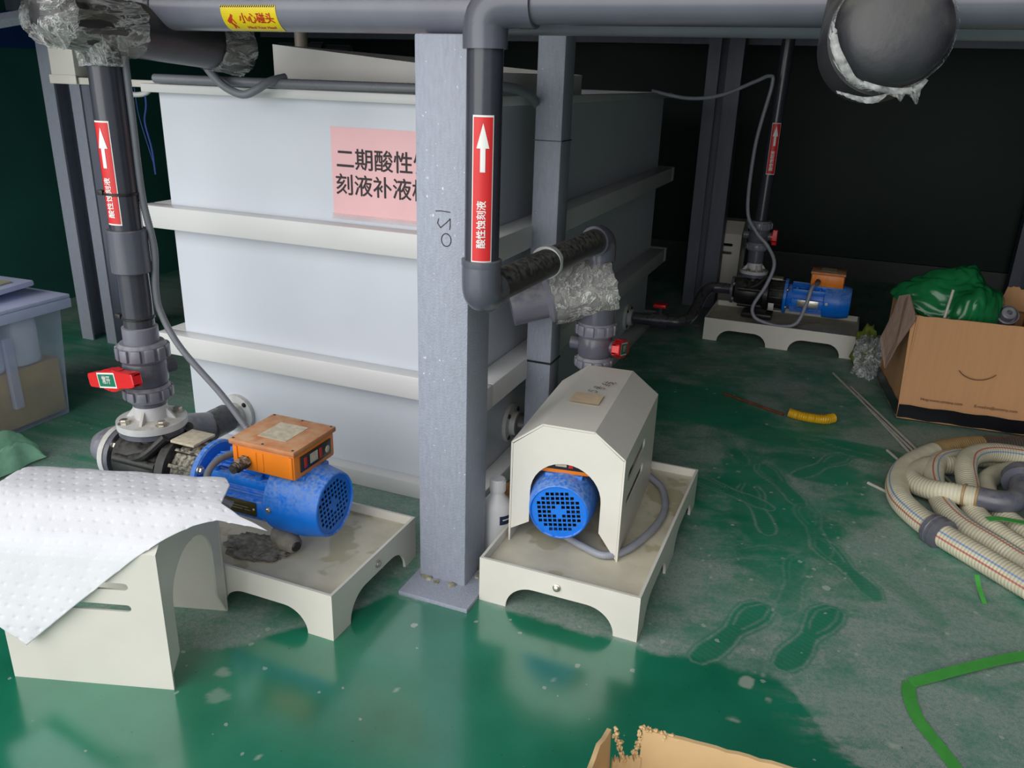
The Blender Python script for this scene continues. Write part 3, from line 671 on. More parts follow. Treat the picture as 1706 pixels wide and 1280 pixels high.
    # name plate on the camera side
    bm = BM(); box(bm, (.235, -.0745, ax-.028), (.335, -.0727, ax+.004), .0006); npl = obj('name_plate', bm, plate_m, t, label='small metal name plate')
    bm = BM()
    for xx in (.241, .329): lathe(bm, [(.003, 0), (.002, .0015)], (xx, -.0747, ax-.012), (0, -1, 0), 10)
    for z, x0, x1 in ((-.004, .255, .28), (-.010, .255, .315), (-.016, .255, .30), (-.016, .305, .32)): box(bm, (x0, -.07475, ax+z-.001), (x1, -.0746, ax+z+.001))
    obj('plate_print', bm, 'chrome', npl)
    # junction box
    bm = BM(); z0, z1 = ax+.075, ax+.130; box(bm, (.283, -.070, z0), (.437, .070, z1), .005)
    for xx in (.29, .425): box(bm, (xx, -.0725, z0+.004), (xx+.008, -.069, z1-.003), .001)
    for xx in (.335, .352): box(bm, (xx, -.0715, z0+.006), (xx+.010, -.069, z1-.008), .001)
    jb = obj('junction_box', bm, 'orange', t)
    bm = BM(); box(bm, (.279, -.0745, z1+.0002), (.441, .0745, z1+.012), .003); obj('box_lid', bm, 'lid', jb, label='dusty tan lid')
    bm = BM(); box(bm, (.325, -.038, z1+.0122), (.395, .040, z1+.0128)); obj('lid_label', bm, 'lidlab', jb)
    bm = BM()
    for xx in (.287, .36, .433):
        for yy in (-.067, .067):
            bm = BM(); lathe(bm, [(.003, 0), (.002, .001)], (xx, yy, z1+.0122), (0, 0, 1), 10); obj('screw', bm, 'black', jb)
    bm = BM(); box(bm, (.4372, -.052, z0+.012), (.4392, .055, z1-.008), .001); dp = obj('control_panel', bm, 'darkpanel', jb, label='black panel with small buttons')
    bm = BM()
    for yy in (-.036, .016):
        bm = BM(); box(bm, (.4393, yy-.005, z0+.018), (.4402, yy+.005, z1-.014), .0005); obj('panel_button', bm, 'signred', dp)
    bm = BM(); box(bm, (.4393, -.02, z0+.02), (.4400, .006, z1-.014)); obj('panel_display', bm, 'lidlab', dp)
    bm = BM(); lathe(bm, [(.008, 0), (.006, .001)], (.4393, .041, (z0+z1)/2), (1, 0, 0), 16); obj('round_button', bm, 'lidlab', dp)
    bm = BM(); gy = -.0715
    cyl(bm, (.318, gy, z0+.022), (.318, gy-.012, z0+.022), .014, seg=6); cyl(bm, (.318, gy-.012, z0+.022), (.318, gy-.030, z0+.021), .0125, seg=20); cyl(bm, (.318, gy-.03, z0+.021), (.318, gy-.04, z0+.021), .010, seg=20)
    obj('cable_gland', bm, 'dusty' if dusty else 'black', jb)
    return t
P2 = (-1.378, 1.277, .083); P1 = (-.540, 1.936, .083); P3 = (-.338, 3.672, .088)
pump('uncovered pump with blue motor and dusty orange box beside the white sheet', P2, 0)
pump('pump with blue fan end showing under the beige cover', P1, R(-81), (1.0, .92, .92))
pump('smaller looking blue pump with orange box in the dark at back right', P3, 0, (.85, .88, .92), 'chrome', False)

# ------------------------------------------------------------ pipes
def union_nut(bm, c, z0, z1, r, n=12):
    lathe(bm, [(r*.86, z0), (r*.96, z0+.006), (r*.96, z1-.006), (r*.86, z1)], (c[0], c[1], 0), (0, 0, 1), 40)
    for i in range(n):
        a = 2*PI*i/n
        box(bm, (r*.9, -.010, z0+.007), (r*1.06, .010, z1-.007), .003, Matrix.Translation((c[0], c[1], 0)) @ Matrix.Rotation(a, 4, 'Z'))
def flow_label(parent, c, r, a0, z_top, z_bot, w, text=True, rev=1):
    h = z_top-z_bot; V, Fc = quad(w, h, .0006); lb = wrapped('flow_label', V, Fc, 'white', parent, (c[0], c[1], (z_top+z_bot)/2), r, a0)
    lb['label'] = 'red flow label with white upward arrow'
    V, Fc = quad(w-.004, h-.006, .0011); wrapped('label_field', V, Fc, 'redlab', lb, (c[0], c[1], (z_top+z_bot)/2), r, a0)
    s = w/.037; az = z_top-.012
    P = [(-.0042*s, -.078), (.0042*s, -.078), (.0042*s, -.04), (.0105*s, -.04), (0, -.0), (-.0105*s, -.04), (-.0042*s, -.04)]
    if h < .2: P = [(x, y*h/.24) for x, y in P]
    wrapped('arrow', [Vector((x, y, .0017)) for x, y in P], [tuple(range(7))] if False else [(0, 1, 2, 6), (5, 6, 2, 3), (5, 3, 4)], 'white', lb, (c[0], c[1], az), r, a0)
    V, Fc = text_geo('酸性蚀刻液', .0165*s, .0003)
    wrapped('label_text', [Vector((-v.y, v.x, .0017+v.z)) for v in V], Fc, 'white', lb, (c[0], c[1], z_bot+h*.27), r, a0)
def elbow(bm, pts, r, hub=True):
    tube(bm, pts, r, 28, .006)
def valve(t, c, z0, k=1.0, hand=-90, hl=.092, label='常开', tip=0, hz=None):
    """true-union ball valve, z0 = bottom of the lower nut"""
    x, y = c
    bm = BM(); lathe(bm, [(.040*k, z0+.034*k), (.046*k, z0+.045*k), (.046*k, z0+.085*k), (.040*k, z0+.095*k)], (x, y, 0), (0, 0, 1), 40)
    d = Vector((math.cos(R(hand)), math.sin(R(hand)), 0))
    cyl(bm, Vector((x, y, z0+.065*k))-d*.066*k, Vector((x, y, z0+.065*k))+d*.058*k, .018*k, seg=24)
    obj('valve_body', bm, 'pvc', t, True)
    bm = BM(); union_nut(bm, c, z0, z0+.036*k, .050*k); obj('union_nut', bm, 'pvcl', t, True)
    bm = BM(); union_nut(bm, c, z0+.092*k, z0+.134*k, .053*k); obj('union_nut', bm, 'pvcl', t, True)
    hc = Vector((x, y, z0+.065*k))+d*.060*k; s = Vector((-d.y, d.x, 0)); z = Vector((0, 0, 1))
    s2 = (s*math.cos(R(tip))+z*math.sin(R(tip))); z2 = s2.cross(d)*-1
    if z2.z < 0: z2 = -z2
    P = [(-hl, -.011), (-hl+.004, -.015), (-.035, -.019), (-.012, -.026), (.012, -.026), (.035, -.019), (hl-.004, -.015), (hl, -.011), (hl, .011), (hl-.004, .015), (.035, .019), (.016, .024), (-.016, .024), (-.035, .019), (-hl+.004, .015), (-hl, .011)]
    P = [(a*k, b*k) for a, b in P]
    bm = BM(); plate(bm, P, [], .022*k, basis(hc, s2, z2, d)); bmesh.ops.bevel(bm, geom=[e for e in bm.edges if len(e.link_faces) == 2 and abs(e.link_faces[0].normal.dot(e.link_faces[1].normal)) < .3], offset=.002, segments=1, affect='EDGES')
    cyl(bm, hc-d*.004, hc+d*.012*k, .024*k, seg=24)
    h = obj('handle', bm, 'red', t, True, label='red valve handle')
    if label:
        sgn = 1
        o = hc+d*.0226*k; ex = s2 if (s2.cross(z2)).dot(d) > 0 else -s2
        Mx = basis(o, ex, z2, d); bm = BM(); V, Fc = quad(.078*k, .034*k, 0, -.012*k); merge(bm, V, Fc, Mx); pl = obj('handle_label', bm, 'white', h, True, smooth=0)
        bm = BM(); V, Fc = quad(.070*k, .027*k, .0005, -.012*k); merge(bm, V, Fc, Mx); obj('label_field', bm, 'tealg', pl, True, smooth=0)
        V, Fc = text_geo(label, .019*k, .0006); bm = BM(); merge(bm, [Vector((v.x-.012*k, v.y, .001)) for v in V], Fc, Mx); obj('label_text', bm, 'white', pl, True, smooth=0)
    return h
def riser_flange(t, c, z, r=.075, k=1.0, m='flange'):
    x, y = c; bm = BM(); lathe(bm, [(r, 0), (r, .015*k), (r*.62, .017*k), (.036*k, .020*k), (.036*k, .062*k)], (x, y, z), (0, 0, 1), 44)
    for q in (20, 110, 200, 290):
        Mx = Matrix.Translation((x, y, z)) @ Matrix.Rotation(R(q), 4, 'Z')
        merge(bm, [Mx @ Vector(v) for v in ((.034*k, -.003, .015*k), (.058*k, -.003, .015*k), (.034*k, -.003, .045*k), (.034*k, .003, .015*k), (.058*k, .003, .015*k), (.034*k, .003, .045*k))], [(0, 1, 2), (5, 4, 3), (0, 3, 4, 1), (1, 4, 5, 2), (2, 5, 3, 0)])
    f = obj('pipe_flange', bm, m, t, True)
    for q in (-115, -25, 65, 155):
        bm = BM(); bolt(bm, (x+math.cos(R(q))*r*.79, y+math.sin(R(q))*r*.79, z+.0152*k), (0, 0, 1), .0105*k, .011*k); obj('bolt', bm, 'chrome', f, True)
# left riser
c = (P2[0], P2[1]); zf = .083+.115+.0925
t = thing('discharge_pipe', 'left dark grey riser pipe with red valve handle and red flow label', 'pipe', (c[0], c[1], zf), group='discharge pipes')
riser_flange(t, c, zf)
bm = BM(); cyl(bm, (*c, zf+.05), (*c, .40), .0365); obj('socket', bm, 'pvc', t, True)
hd = valve(t, c, .352, 1.0, -105, .098, '常开', 13)
bm = BM(); lathe(bm, [(.036, .478), (.037, .482), (.037, .520), (.033, .521)], (*c, 0), (0, 0, 1), 36); obj('valve_collar', bm, 'pvcl', t, True)
bm = BM(); cyl(bm, (*c, .515), (c[0], c[1], 1.075), .0315); obj('pipe_run', bm, 'pvcd', t, True)
bm = BM(); lathe(bm, [(.0385, .640), (.040, .642), (.040, .728), (.0385, .730)], (*c, 0), (0, 0, 1), 36, cap=True); obj('coupler', bm, 'pvc', t, True)
for z in (.538, .80, 1.045):
    bm = BM(); lathe(bm, [(.0325, z), (.034, z+.001), (.034, z+.005), (.0325, z+.006)], (*c, 0), (0, 0, 1), 32); box(bm, (c[0]-.046, c[1]-.02, z-.002), (c[0]-.032, c[1]-.008, z+.008), .001); obj('cable_tie', bm, 'pvcl' if z > 1 else 'black', t, True)
flow_label(t, c, .0315, math.atan2(-c[1], -c[0])-.78, .945, .742, .036)
# middle riser: pump, up, forward, up, then to the overhead pipe
c = (P1[0]-.004, P1[1])
t = thing('discharge_pipe', 'middle dark riser with red flow label and dusty horizontal run above the covered pump', 'pipe', (c[0], c[1], .29), group='discharge pipes')
riser_flange(t, c, .2745, .066)
bm = BM(); cyl(bm, (*c, .33), (*c, .40), .0365); obj('socket', bm, 'pvc', t, True)
valve(t, c, .352, .95, 2, .068, '常开', -14)
bm = BM(); lathe(bm, [(.045, .47), (.046, .48), (.046, .515), (.040, .52)], (*c, 0), (0, 0, 1), 36); cyl(bm, (*c, .515), (c[0], c[1], .64), .0315); obj('pipe_run', bm, 'pvc', t, True)
xa, ya, zh = -.581, 1.300, .686
bm = BM(); elbow(bm, [(c[0], c[1], .635), (c[0], c[1], .655), (c[0], c[1]-.004, .675), (c[0]-.003, c[1]-.022, zh), (c[0]-.006, c[1]-.045, zh)], .036); obj('pipe_elbow', bm, 'pvc', t, True)
bm = BM(); cyl(bm, (c[0]-.004, c[1]-.035, zh), (xa, ya+.03, zh), .030); obj('pipe_run', bm, 'pvcdust', t, True, label='dusty horizontal pipe run')
bm = BM(); lathe(bm, [(.0312, 0), (.0345, .002), (.0345, .02), (.0312, .022)], (xa+.012, 1.60, zh), (0, 1, 0), 36); obj('clear_ring', bm, 'rib', t, True, label='pale ring round the pipe')
bm = BM(); elbow(bm, [(xa, ya, zh+.062), (xa, ya, zh+.03), (xa, ya+.003, zh+.006), (xa, ya+.02, zh-.004), (xa+.001, ya+.05, zh)], .0345); lathe(bm, [(.0345, 0), (.0355, .004), (.0355, .012), (.031, .013)], (xa, ya, zh+.05), (0, 0, 1), 36); obj('pipe_elbow', bm, 'pvc', t, True)
bm = BM(); cyl(bm, (xa, ya, zh+.05), (xa, ya, 1.105), .0302); obj('pipe_run', bm, 'pvcd', t, True)
bm = BM(); elbow(bm, [(xa, ya, 1.090), (xa, ya, 1.115), (xa+.004, ya, 1.136), (xa+.02, ya, 1.152), (xa+.045, ya, 1.157), (xa+.07, ya, 1.157)], .0365); obj('pipe_elbow', bm, 'pvc', t, True)
bm = BM(); cyl(bm, (xa+.06, ya, 1.157), (1.1, ya, 1.157), .0315); cyl(bm, (xa+.06, ya, 1.157), (xa+.085, ya, 1.157), .037); obj('pipe_run', bm, 'pvc', t, True)
flow_label(t, (xa, ya), .0302, math.atan2(-ya, -xa)-.03, .990, .748, .036)
# far riser
c = (P3[0], P3[1]); zf = P3[2]+.92*.2075
t = thing('discharge_pipe', 'far dark riser pipe with red flow label in the dark at back right', 'pipe', (c[0], c[1], zf), group='discharge pipes')
riser_flange(t, c, zf, .060, .9)
bm = BM(); cyl(bm, (*c, zf+.045), (*c, zf+.12), .034); obj('socket', bm, 'pvc', t, True)
valve(t, c, zf+.10, .95, 0, .035, None, 90)
bm = BM(); cyl(bm, (*c, zf+.2), (c[0]+.018, c[1], 1.419), .026); obj('pipe_run', bm, 'pvcd', t, True)
flow_label(t, (c[0]+.0085, c[1]), .0275, math.atan2(-c[1], -c[0])+.15, .905, .70, .036)
# overhead pipe with the warning label
t = thing('overhead_pipe', 'long grey overhead pipe across the top carrying the yellow warning label', 'pipe', (-.4, 1.425, 1.157))
bm = BM(); cyl(bm, (-1.62, 1.425, 1.158), (1.15, 1.425, 1.158), .041); obj('pipe_run', bm, 'pvcl', t, True)
bm = BM(); lathe(bm, [(.042, 0), (.0435, .002), (.0435, .014), (.042, .016)], (-1.37, 1.425, 1.158), (1, 0, 0), 36); lathe(bm, [(.042, 0), (.0435, .002), (.0435, .008), (.042, .01)], (-1.56, 1.425, 1.158), (1, 0, 0), 36); obj('coupling_ring', bm, 'pvcd', t, True)
cx, a0 = -1.113, R(-113)   # wraps round the lower front
def warn(V, Fc, name, m, par): return wrapped(name, [Vector((v.y, v.x, v.z)) for v in V], [tuple(reversed(f)) for f in Fc], m, par, (cx, 1.425, 1.158), .041, R(212), 'X')
def warn2(V, Fc, name, m, par):
    bm = BM(); merge(bm, V, Fc); cut(bm, Vector((0, 1, 0)), .004)
    for v in bm.verts:
        a = R(217) - v.co.y/.041; rr = .041+v.co.z; v.co = Vector((cx+v.co.x, 1.425+rr*math.cos(a), 1.158+rr*math.sin(a)))
    return obj(name, bm, m, par, True, smooth=0)
V, Fc = quad(.128, .060, .0006); lb = warn2(V, Fc, 'warning_label', 'yellow', t); lb['label'] = 'yellow warning label with red writing'
V, Fc = [], []
for sgn in (-1, 1):
    for i in range(26):
        x = -.064+i*.0049; y0 = sgn*.0285-.0015; V += [Vector((x, y0-.0010, .0012)), Vector((x+.0022, y0-.0010, .0012)), Vector((x+.0046, y0+.0030, .0012)), Vector((x+.0024, y0+.0030, .0012))]; n = len(V)-4; Fc.append((n, n+1, n+2, n+3))
warn2(V, Fc, 'hazard_border', 'ink', lb)
V, Fc = text_geo('小心碰头', .0205, .0005); warn2([Vector((v.x+.016, v.y+.0055, .0012)) for v in V], Fc, 'label_text', 'signred', lb)
V, Fc = text_geo('Mind Your Head', .0098, .0002); warn2([Vector((v.x+.018, v.y-.0135, .0012)) for v in V], Fc, 'label_text', 'signred', lb)
bm = BM(); Mi = Matrix.Translation((-.045, .0005, .0012))
stroke(bm, [(.001, .007), (-.003, -.002)], .006, Mi); stroke(bm, [(-.002, .007), (-.008, .001), (-.006, -.003)], .0024, Mi); stroke(bm, [(.003, .006), (.006, .001), (.008, -.004)], .0024, Mi); stroke(bm, [(-.003, -.002), (.002, -.009), (.000, -.016)], .003, Mi); stroke(bm, [(-.002, -.002), (.005, -.009), (.008, -.015)], .003, Mi); stroke(bm, [(.002, .008), (.004, .012)], .005, Mi)
bm.verts.index_update(); warn2([v.co.copy() for v in bm.verts], [tuple(v.index for v in f.verts) for f in bm.faces], 'walking_figure', 'signred', lb); bm.free()
# suction pipes
def suction(label, pts, r, m, cap_z=None):
    t = thing('suction_pipe', label, 'pipe', pts[0]); bm = BM(); tube(bm, pts, r, 26, .012); obj('pipe_run', bm, m, t, True)
    return t
y = P2[1]; t = suction('grey elbowed suction pipe from the left pump back to the tank', [(-1.475, y, .198), (-1.505, y, .198), (-1.538, y+.004, .197), (-1.553, y+.03, .195), (-1.552, y+.09, .188), (-1.54, 1.50, .16), (-1.53, 1.60, .130), (-1.528, 1.64, .122), (-1.528, 1.695, .122)], .0365, 'pvcl')
bm = BM(); lathe(bm, [(.066, 0), (.066, .014)], (-1.4925, y, .198), (1, 0, 0), 40); obj('pipe_flange', bm, 'flange', t, True)
bm = BM(); lathe(bm, [(.038, 0), (.040, .002), (.040, .075), (.038, .077)], (-1.528, 1.60, .124), (0, 1, 0), 30); obj('coupler', bm, 'pvcd', t, True)
d1 = Vector((math.cos(R(-81)), math.sin(R(-81)), 0)); q = Vector((P1[0], P1[1], .198))-d1*.101
t = suction('dark suction pipe from the covered pump back to the tank side', [q, q-d1*.03, q-d1*.06+Vector((-.02, 0, -.01)), Vector((-.63, 2.10, .16)), Vector((-.70, 2.02, .127)), Vector((-.768, 2.0, .125))], .033, 'pvcd')
t = suction('dark glossy suction pipe from the far pump along the floor to the tank', [(P3[0]-.085, P3[1], .194), (-.48, 3.672, .194), (-.515, 3.66, .19), (-.535, 3.60, .17), (-.54, 3.48, .135), (-.548, 3.38, .118), (-.575, 3.325, .112), (-.63, 3.315, .110), (-.70, 3.305, .110), (-.768, 3.30, .110)], .024, 'pvcd')
bm = BM(); cyl(bm, (-.625, 3.315, .11), (-.69, 3.308, .11), .032); cyl(bm, (-.657, 3.31, .14), (-.657, 3.31, .168), .012); obj('valve_body', bm, 'pvcd', t, True)
bm = BM(); box(bm, (-.685, 3.285, .168), (-.632, 3.335, .184), .005); obj('handle', bm, 'red', t, True, label='small red valve handle')

# ------------------------------------------------------------ foam insulation and film
def crumple(p0, p1, r0, r1, seg=64, rings=40, amp=.006, seed=0, endflare=0):
    bm = BM(); p0 = Vector(p0); p1 = Vector(p1); x, y, z = frame(p1-p0); L_ = (p1-p0).length; rows = []
    for j in range(rings+1):
        f = j/rings; row = []
        for i in range(seg):
            a = 2*PI*i/seg; d = x*math.cos(a)+y*math.sin(a)
            nn = mnoise.noise(Vector((math.cos(a)*3+seed, math.sin(a)*3, f*3)))+.6*abs(mnoise.noise(Vector((math.cos(a)*9, math.sin(a)*9+seed, f*5))))
            e = amp*(.7+nn)+endflare*(max(0, f-.8)/.2)**2*(.5+mnoise.noise(Vector((math.cos(a)*6, math.sin(a)*6, seed))))
            jag = L_*.04*mnoise.noise(Vector((math.cos(a)*5, math.sin(a)*5, seed+7))) if j in (0, rings) else 0
            row.append(bm.verts.new(p0+z*(L_*f+jag)+d*(r0+(r1-r0)*f+e)))
        rows.append(row)
    for a, b in zip(rows, rows[1:]):
        for i in range(seg): bm.faces.new((a[i], a[(i+1) % seg], b[(i+1) % seg], b[i]))
    return bm
# left: foam on the pipe leading back from the left riser
fa, fb = Vector((-1.383, 1.19, 1.128)), Vector((-1.382, 1.665, 1.092))
t = thing('insulated_pipe', 'black foam insulated pipe wrapped in cling film at upper left', 'insulated pipe', fa)
bm = BM(); d = (fb-fa); lathe(bm, [(.02, -.03), (.040, -.024), (.050, -.008), (.053, .02), (.053, d.length-.004), (.048, d.length)], fa, d, 44)
obj('foam_sleeve', bm, 'foam', t, True)
obj('film_wrap', crumple(fa-d.normalized()*.035, fa+d*.34, .048, .054, amp=.004, seed=1), 'film', t, True, smooth=50, label='crumpled clear film')
obj('film_wrap', crumple(fa-d.normalized()*.052, fa-d.normalized()*.004, .016, .052, amp=.007, seed=3, rings=16), 'film', t, True, smooth=50, label='crumpled clear film')
obj('film_wrap', crumple(fa+d*.80, fb+d*.01, .0535, .0545, amp=.004, seed=5, endflare=.006), 'film', t, True, smooth=50, label='crumpled clear film')
obj('film_wrap', crumple((-1.378, 1.277, 1.045), (-1.378, 1.277, 1.10), .034, .05, amp=.008, seed=8, rings=14), 'film', t, True, smooth=50, label='crumpled clear film')
# right: foam elbow with its closed end towards the camera
fa = Vector((.014, 1.03, 1.108))
t = thing('insulated_pipe', 'thick black foam pipe end in torn film hanging at upper right', 'insulated pipe', fa)
bm = BM(); tube(bm, [(.010, 1.045, 1.103), (.003, 1.08, 1.097), (-.003, 1.13, 1.095), (-.006, 1.19, 1.105), (-.008, 1.24, 1.125), (-.008, 1.27, 1.15)], .0625, 48, .01); obj('foam_sleeve', bm, 'foam', t, True)
bm = BM(); d = Vector((.16, -1, .14)); lathe(bm, [(.0605, -.03), (.0600, .004), (.056, .016), (.046, .026), (.030, .031), (.01, .033)], fa, d, 48); obj('foam_end', bm, 'foam', t, True, smooth=80, label='rounded black foam end')
obj('film_wrap', crumple(fa+d*-.02, fa+d*.012, .0615, .0600, amp=.0015, seed=12), 'film2', t, True, smooth=50, label='clear film')
fr_, fu_ = Vector((.93, .37, 0)), Vector((-.1, .15, .98))
def fpt(x, y, f=0):
    dx, dy = (x-1487)*.00066, (y-52)*.00066; rr = math.hypot(dx, dy)
    return fa+fr_*dx-fu_*dy+Vector((0, -.030+.75*max(0, rr-.03)-f, 0))
def film_strip(inner, outer, f=.004):
    bm = BM(); I = catmull([fpt(x, y, f) for x, y in inner], .004); O = catmull([fpt(x, y, f+.002) for x, y in outer], .004); n = 24
    g = lambda P, a: P[min(len(P)-1, int(a*(len(P)-1)+.5))]
    V = []
    for k in range(n+1):
        w_ = Vector((0, .0012*math.sin(k*1.3), .0010*math.sin(k*2.1))); V += [g(I, k/n), (g(I, k/n)+g(O, k/n))/2+w_*-1, g(O, k/n)+w_*.4]
    merge(bm, V, [(3*k, 3*k+3, 3*k+4, 3*k+1) for k in range(n)]+[(3*k+1, 3*k+4, 3*k+5, 3*k+2) for k in range(n)])
    o = obj('torn_film', bm, M['tornfilm'], t, True, smooth=60, label='torn white film edge'); q_ = o.modifiers.new('thickness', 'SOLIDIFY'); q_.thickness = .0006
M['tornfilm'] = mat('white_film_edge', '#c4c3c2', .3, var=.25, vs=90, alpha=.55, bump=.15, bs=90)
film_strip([(1397, 55), (1404, 80), (1420, 107), (1434, 127), (1450, 133)], [(1390, 48), (1388, 78), (1402, 108), (1424, 132), (1447, 139)])
film_strip([(1446, 131), (1475, 138), (1508, 140), (1530, 135), (1543, 124)], [(1442, 140), (1472, 147), (1510, 150), (1534, 145), (1549, 127)])
film_strip([(1400, 148), (1422, 152), (1446, 156), (1466, 154), (1484, 149)], [(1402, 151), (1426, 160), (1452, 166), (1472, 163), (1486, 151)], -.004)
film_strip([(1484, 149), (1494, 148), (1505, 147), (1515, 145)], [(1487, 151), (1500, 155), (1507, 161), (1516, 147)], -.002)
film_strip([(1514, 146), (1522, 141), (1530, 134), (1538, 127)], [(1516, 149), (1527, 157), (1535, 165), (1541, 129)], -.002)

# middle: wrapped foam elbow above the covered pump
c = (P1[0]-.004, P1[1]); fa, fb = Vector((-.520, 1.95, .572)), Vector((-.735, 1.83, .512))
t = thing('insulated_pipe', 'film wrapped foam sleeve above the valve of the covered pump', 'insulated pipe', fa)
d = fb-fa; bm = BM(); lathe(bm, [(.040, -.002), (.058, 0), (.060, .01), (.060, d.length*.62), (.046, d.length*.66), (.046, d.length)], fa, d, 40); obj('foam_sleeve', bm, 'pvcl', t, True)
obj('film_wrap', crumple(fa-d*.02, fa+d*.60, .0615, .062, amp=.006, seed=21), film_mat('dirty_film', '#e2e0d6', .30, .45, 20, '#7d7b6c'), t, True, smooth=50, label='dirty crumpled film')

# ------------------------------------------------------------ cables and conduits
def cable(name, label, pts, r, m='conduit', rib=None, seg=14):
    bm = BM(); tube(bm, pts, r, seg, .0022 if rib else .008, rib=rib); return tag(obj(name, bm, m, smooth=60), label, 'cable')
c = (P2[0], P2[1])
cable('conduit', 'ribbed grey conduit tied down the left riser pipe to the uncovered pump', [(c[0]+.031, c[1]+.022, 1.065), (c[0]+.031, c[1]+.022, .95), (c[0]+.031, c[1]+.022, .80), (c[0]+.038, c[1]+.030, .69), (c[0]+.034, c[1]+.024, .60), (c[0]+.040, c[1]+.026, .545), (-1.30, 1.31, .47), (-1.22, 1.33, .37), (-1.165, 1.335, .30), (-1.14, 1.33, .278), (-1.128, 1.285, .275), (-1.138, 1.21, .278), (-1.13, 1.165, .258), (-1.095, 1.150, .232), (-1.066, 1.160, .213)], .0078, 'conduit', (.0048, .0010))
Rz = Matrix.Translation(P1) @ Matrix.Rotation(R(-81), 4, 'Z')
cable('conduit', 'grey conduit curving out from under the beige cover onto its tray', [(-.47, 1.53, .094), (-.42, 1.505, .094), (-.365, 1.49, .094), (-.325, 1.535, .0945), (-.295, 1.64, .0955), (-.290, 1.74, .096), (-.318, 1.84, .098), (-.362, 1.89, .10)], .0088, 'condl', (.0048, .0011))
cable('conduit', 'grey conduit looping from the far riser to its pump box', [(-.80, 3.42, 1.013), (-.66, 3.46, .99), (-.54, 3.50, 1.005), (-.42, 3.56, 1.06), (-.372, 3.59, 1.082), (-.358, 3.60, 1.05), (-.392, 3.60, .82), (-.392, 3.615, .56), (-.345, 3.60, .47), (-.287, 3.60, .41), (-.25, 3.57, .346), (-.268, 3.55, .26), (-.308, 3.53, .17), (-.30, 3.525, .125), (-.264, 3.525, .105), (-.19, 3.525, .094), (-.125, 3.53, .115), (-.098, 3.54, .20), (-.088, 3.555, .262), (-.080, 3.578, .272)], .0075, 'condl')
cable('conduit', 'ribbed grey conduit lying along the front rim of the tank', [(-1.66, 1.69, 1.019), (-1.5, 1.688, 1.0185), (-1.33, 1.69, 1.0185), (-1.18, 1.70, 1.0185), (-1.0, 1.71, 1.0185), (-.86, 1.735, 1.0195), (-.80, 1.76, 1.026), (-.755, 1.83, 1.026), (-.735, 1.90, 1.012), (-.74, 1.965, .99)], .0115, 'conduit', (.006, .0014))
cable('cable_loop', 'grey cable loop drooping over the front rim of the tank', [(-1.47, 1.66, 1.052), (-1.45, 1.655, 1.035), (-1.415, 1.65, 1.01), (-1.375, 1.645, .995), (-1.345, 1.645, .992), (-1.315, 1.65, 1.005), (-1.295, 1.67, 1.022), (-1.28, 1.71, 1.032)], .0095, 'conduit')

# ------------------------------------------------------------ bottle, scrap, rag
t = thing('bottle', 'white plastic bottle standing between the wide post and the middle tray', 'bottle', (-.640, 1.545, 0))
bm = BM(); lathe(bm, [(.031, 0), (.034, .004), (.034, .118), (.031, .134), (.018, .150), (.0155, .158), (.0155, .160)], (-.640, 1.545, .0), (0, 0, 1), 36); obj('bottle_body', bm, 'bottle', t, True)
bm = BM(); lathe(bm, [(.0175, .160), (.0185, .162), (.0175, .190), (.016, .192)], (-.640, 1.545, 0), (0, 0, 1), 30)
for q in range(0, 360, 15): box(bm, (.0165, -.0008, .163), (.0188, .0008, .188), 0, Matrix.Translation((-.640, 1.545, 0)) @ Matrix.Rotation(R(q), 4, 'Z'))
obj('bottle_cap', bm, 'bottle', t, True)
V, Fc = quad(.032, .022, .0006); lb = wrapped('bottle_label', V, Fc, 'navy', t, (-.640, 1.545, .100), .034, R(-30))
V, Fc = quad(.018, .003, .0010); wrapped('label_print', V, Fc, 'white', lb, (-.640, 1.545, .101), .034, R(-30))
def lump(name, c, s, m, label, cat, seed=0, amp=.35, sub=4, fr=2.2):
    bm = BM(); bmesh.ops.create_icosphere(bm, subdivisions=sub, radius=1)
    for v in bm.verts:
        n = v.co.normalized(); k = 1+amp*mnoise.noise(n*fr+Vector((seed, 0, 0)))+amp*.5*mnoise.noise(n*fr*2.7+Vector((0, seed, 0)))
        v.co = Vector((n.x*s[0]*k, n.y*s[1]*k, max(-s[2]*.55, n.z*s[2]*k)))
        v.co.z += s[2]*.55; v.co += Vector((c[0], c[1], c[2]))
    return tag(obj(name, bm, m, smooth=60), label, cat)
lump('scrap_piece', (-.66, 1.66, 0), (.05, .05, .07), 'scrap', 'brown scrap lying behind the white bottle', 'scrap', 3)
lump('rag', (-1.055, 1.215, .0835), (.07, .045, .008), 'rag', 'dirty black rag lying on the tray under the uncovered motor', 'rag', 9, .4, 5, 3)
t = thing('broken_coupling', 'grey lump with a dark hole on the tray under the blue fan cover', 'fitting', (-.985, 1.26, .0835))
bm = BM(); lathe(bm, [(.012, -.05), (.023, -.035), (.025, 0), (.018, .024), (.012, .030)], (-.992, 1.236, .108), (.9, -.35, -.05), 24); obj('coupling_body', bm, 'stone', t, True)
bm = BM(); lathe(bm, [(.0115, .0305), (.009, .033)], (-.992, 1.236, .108), (.9, -.35, -.05), 20); obj('coupling_bore', bm, 'black', t, True)

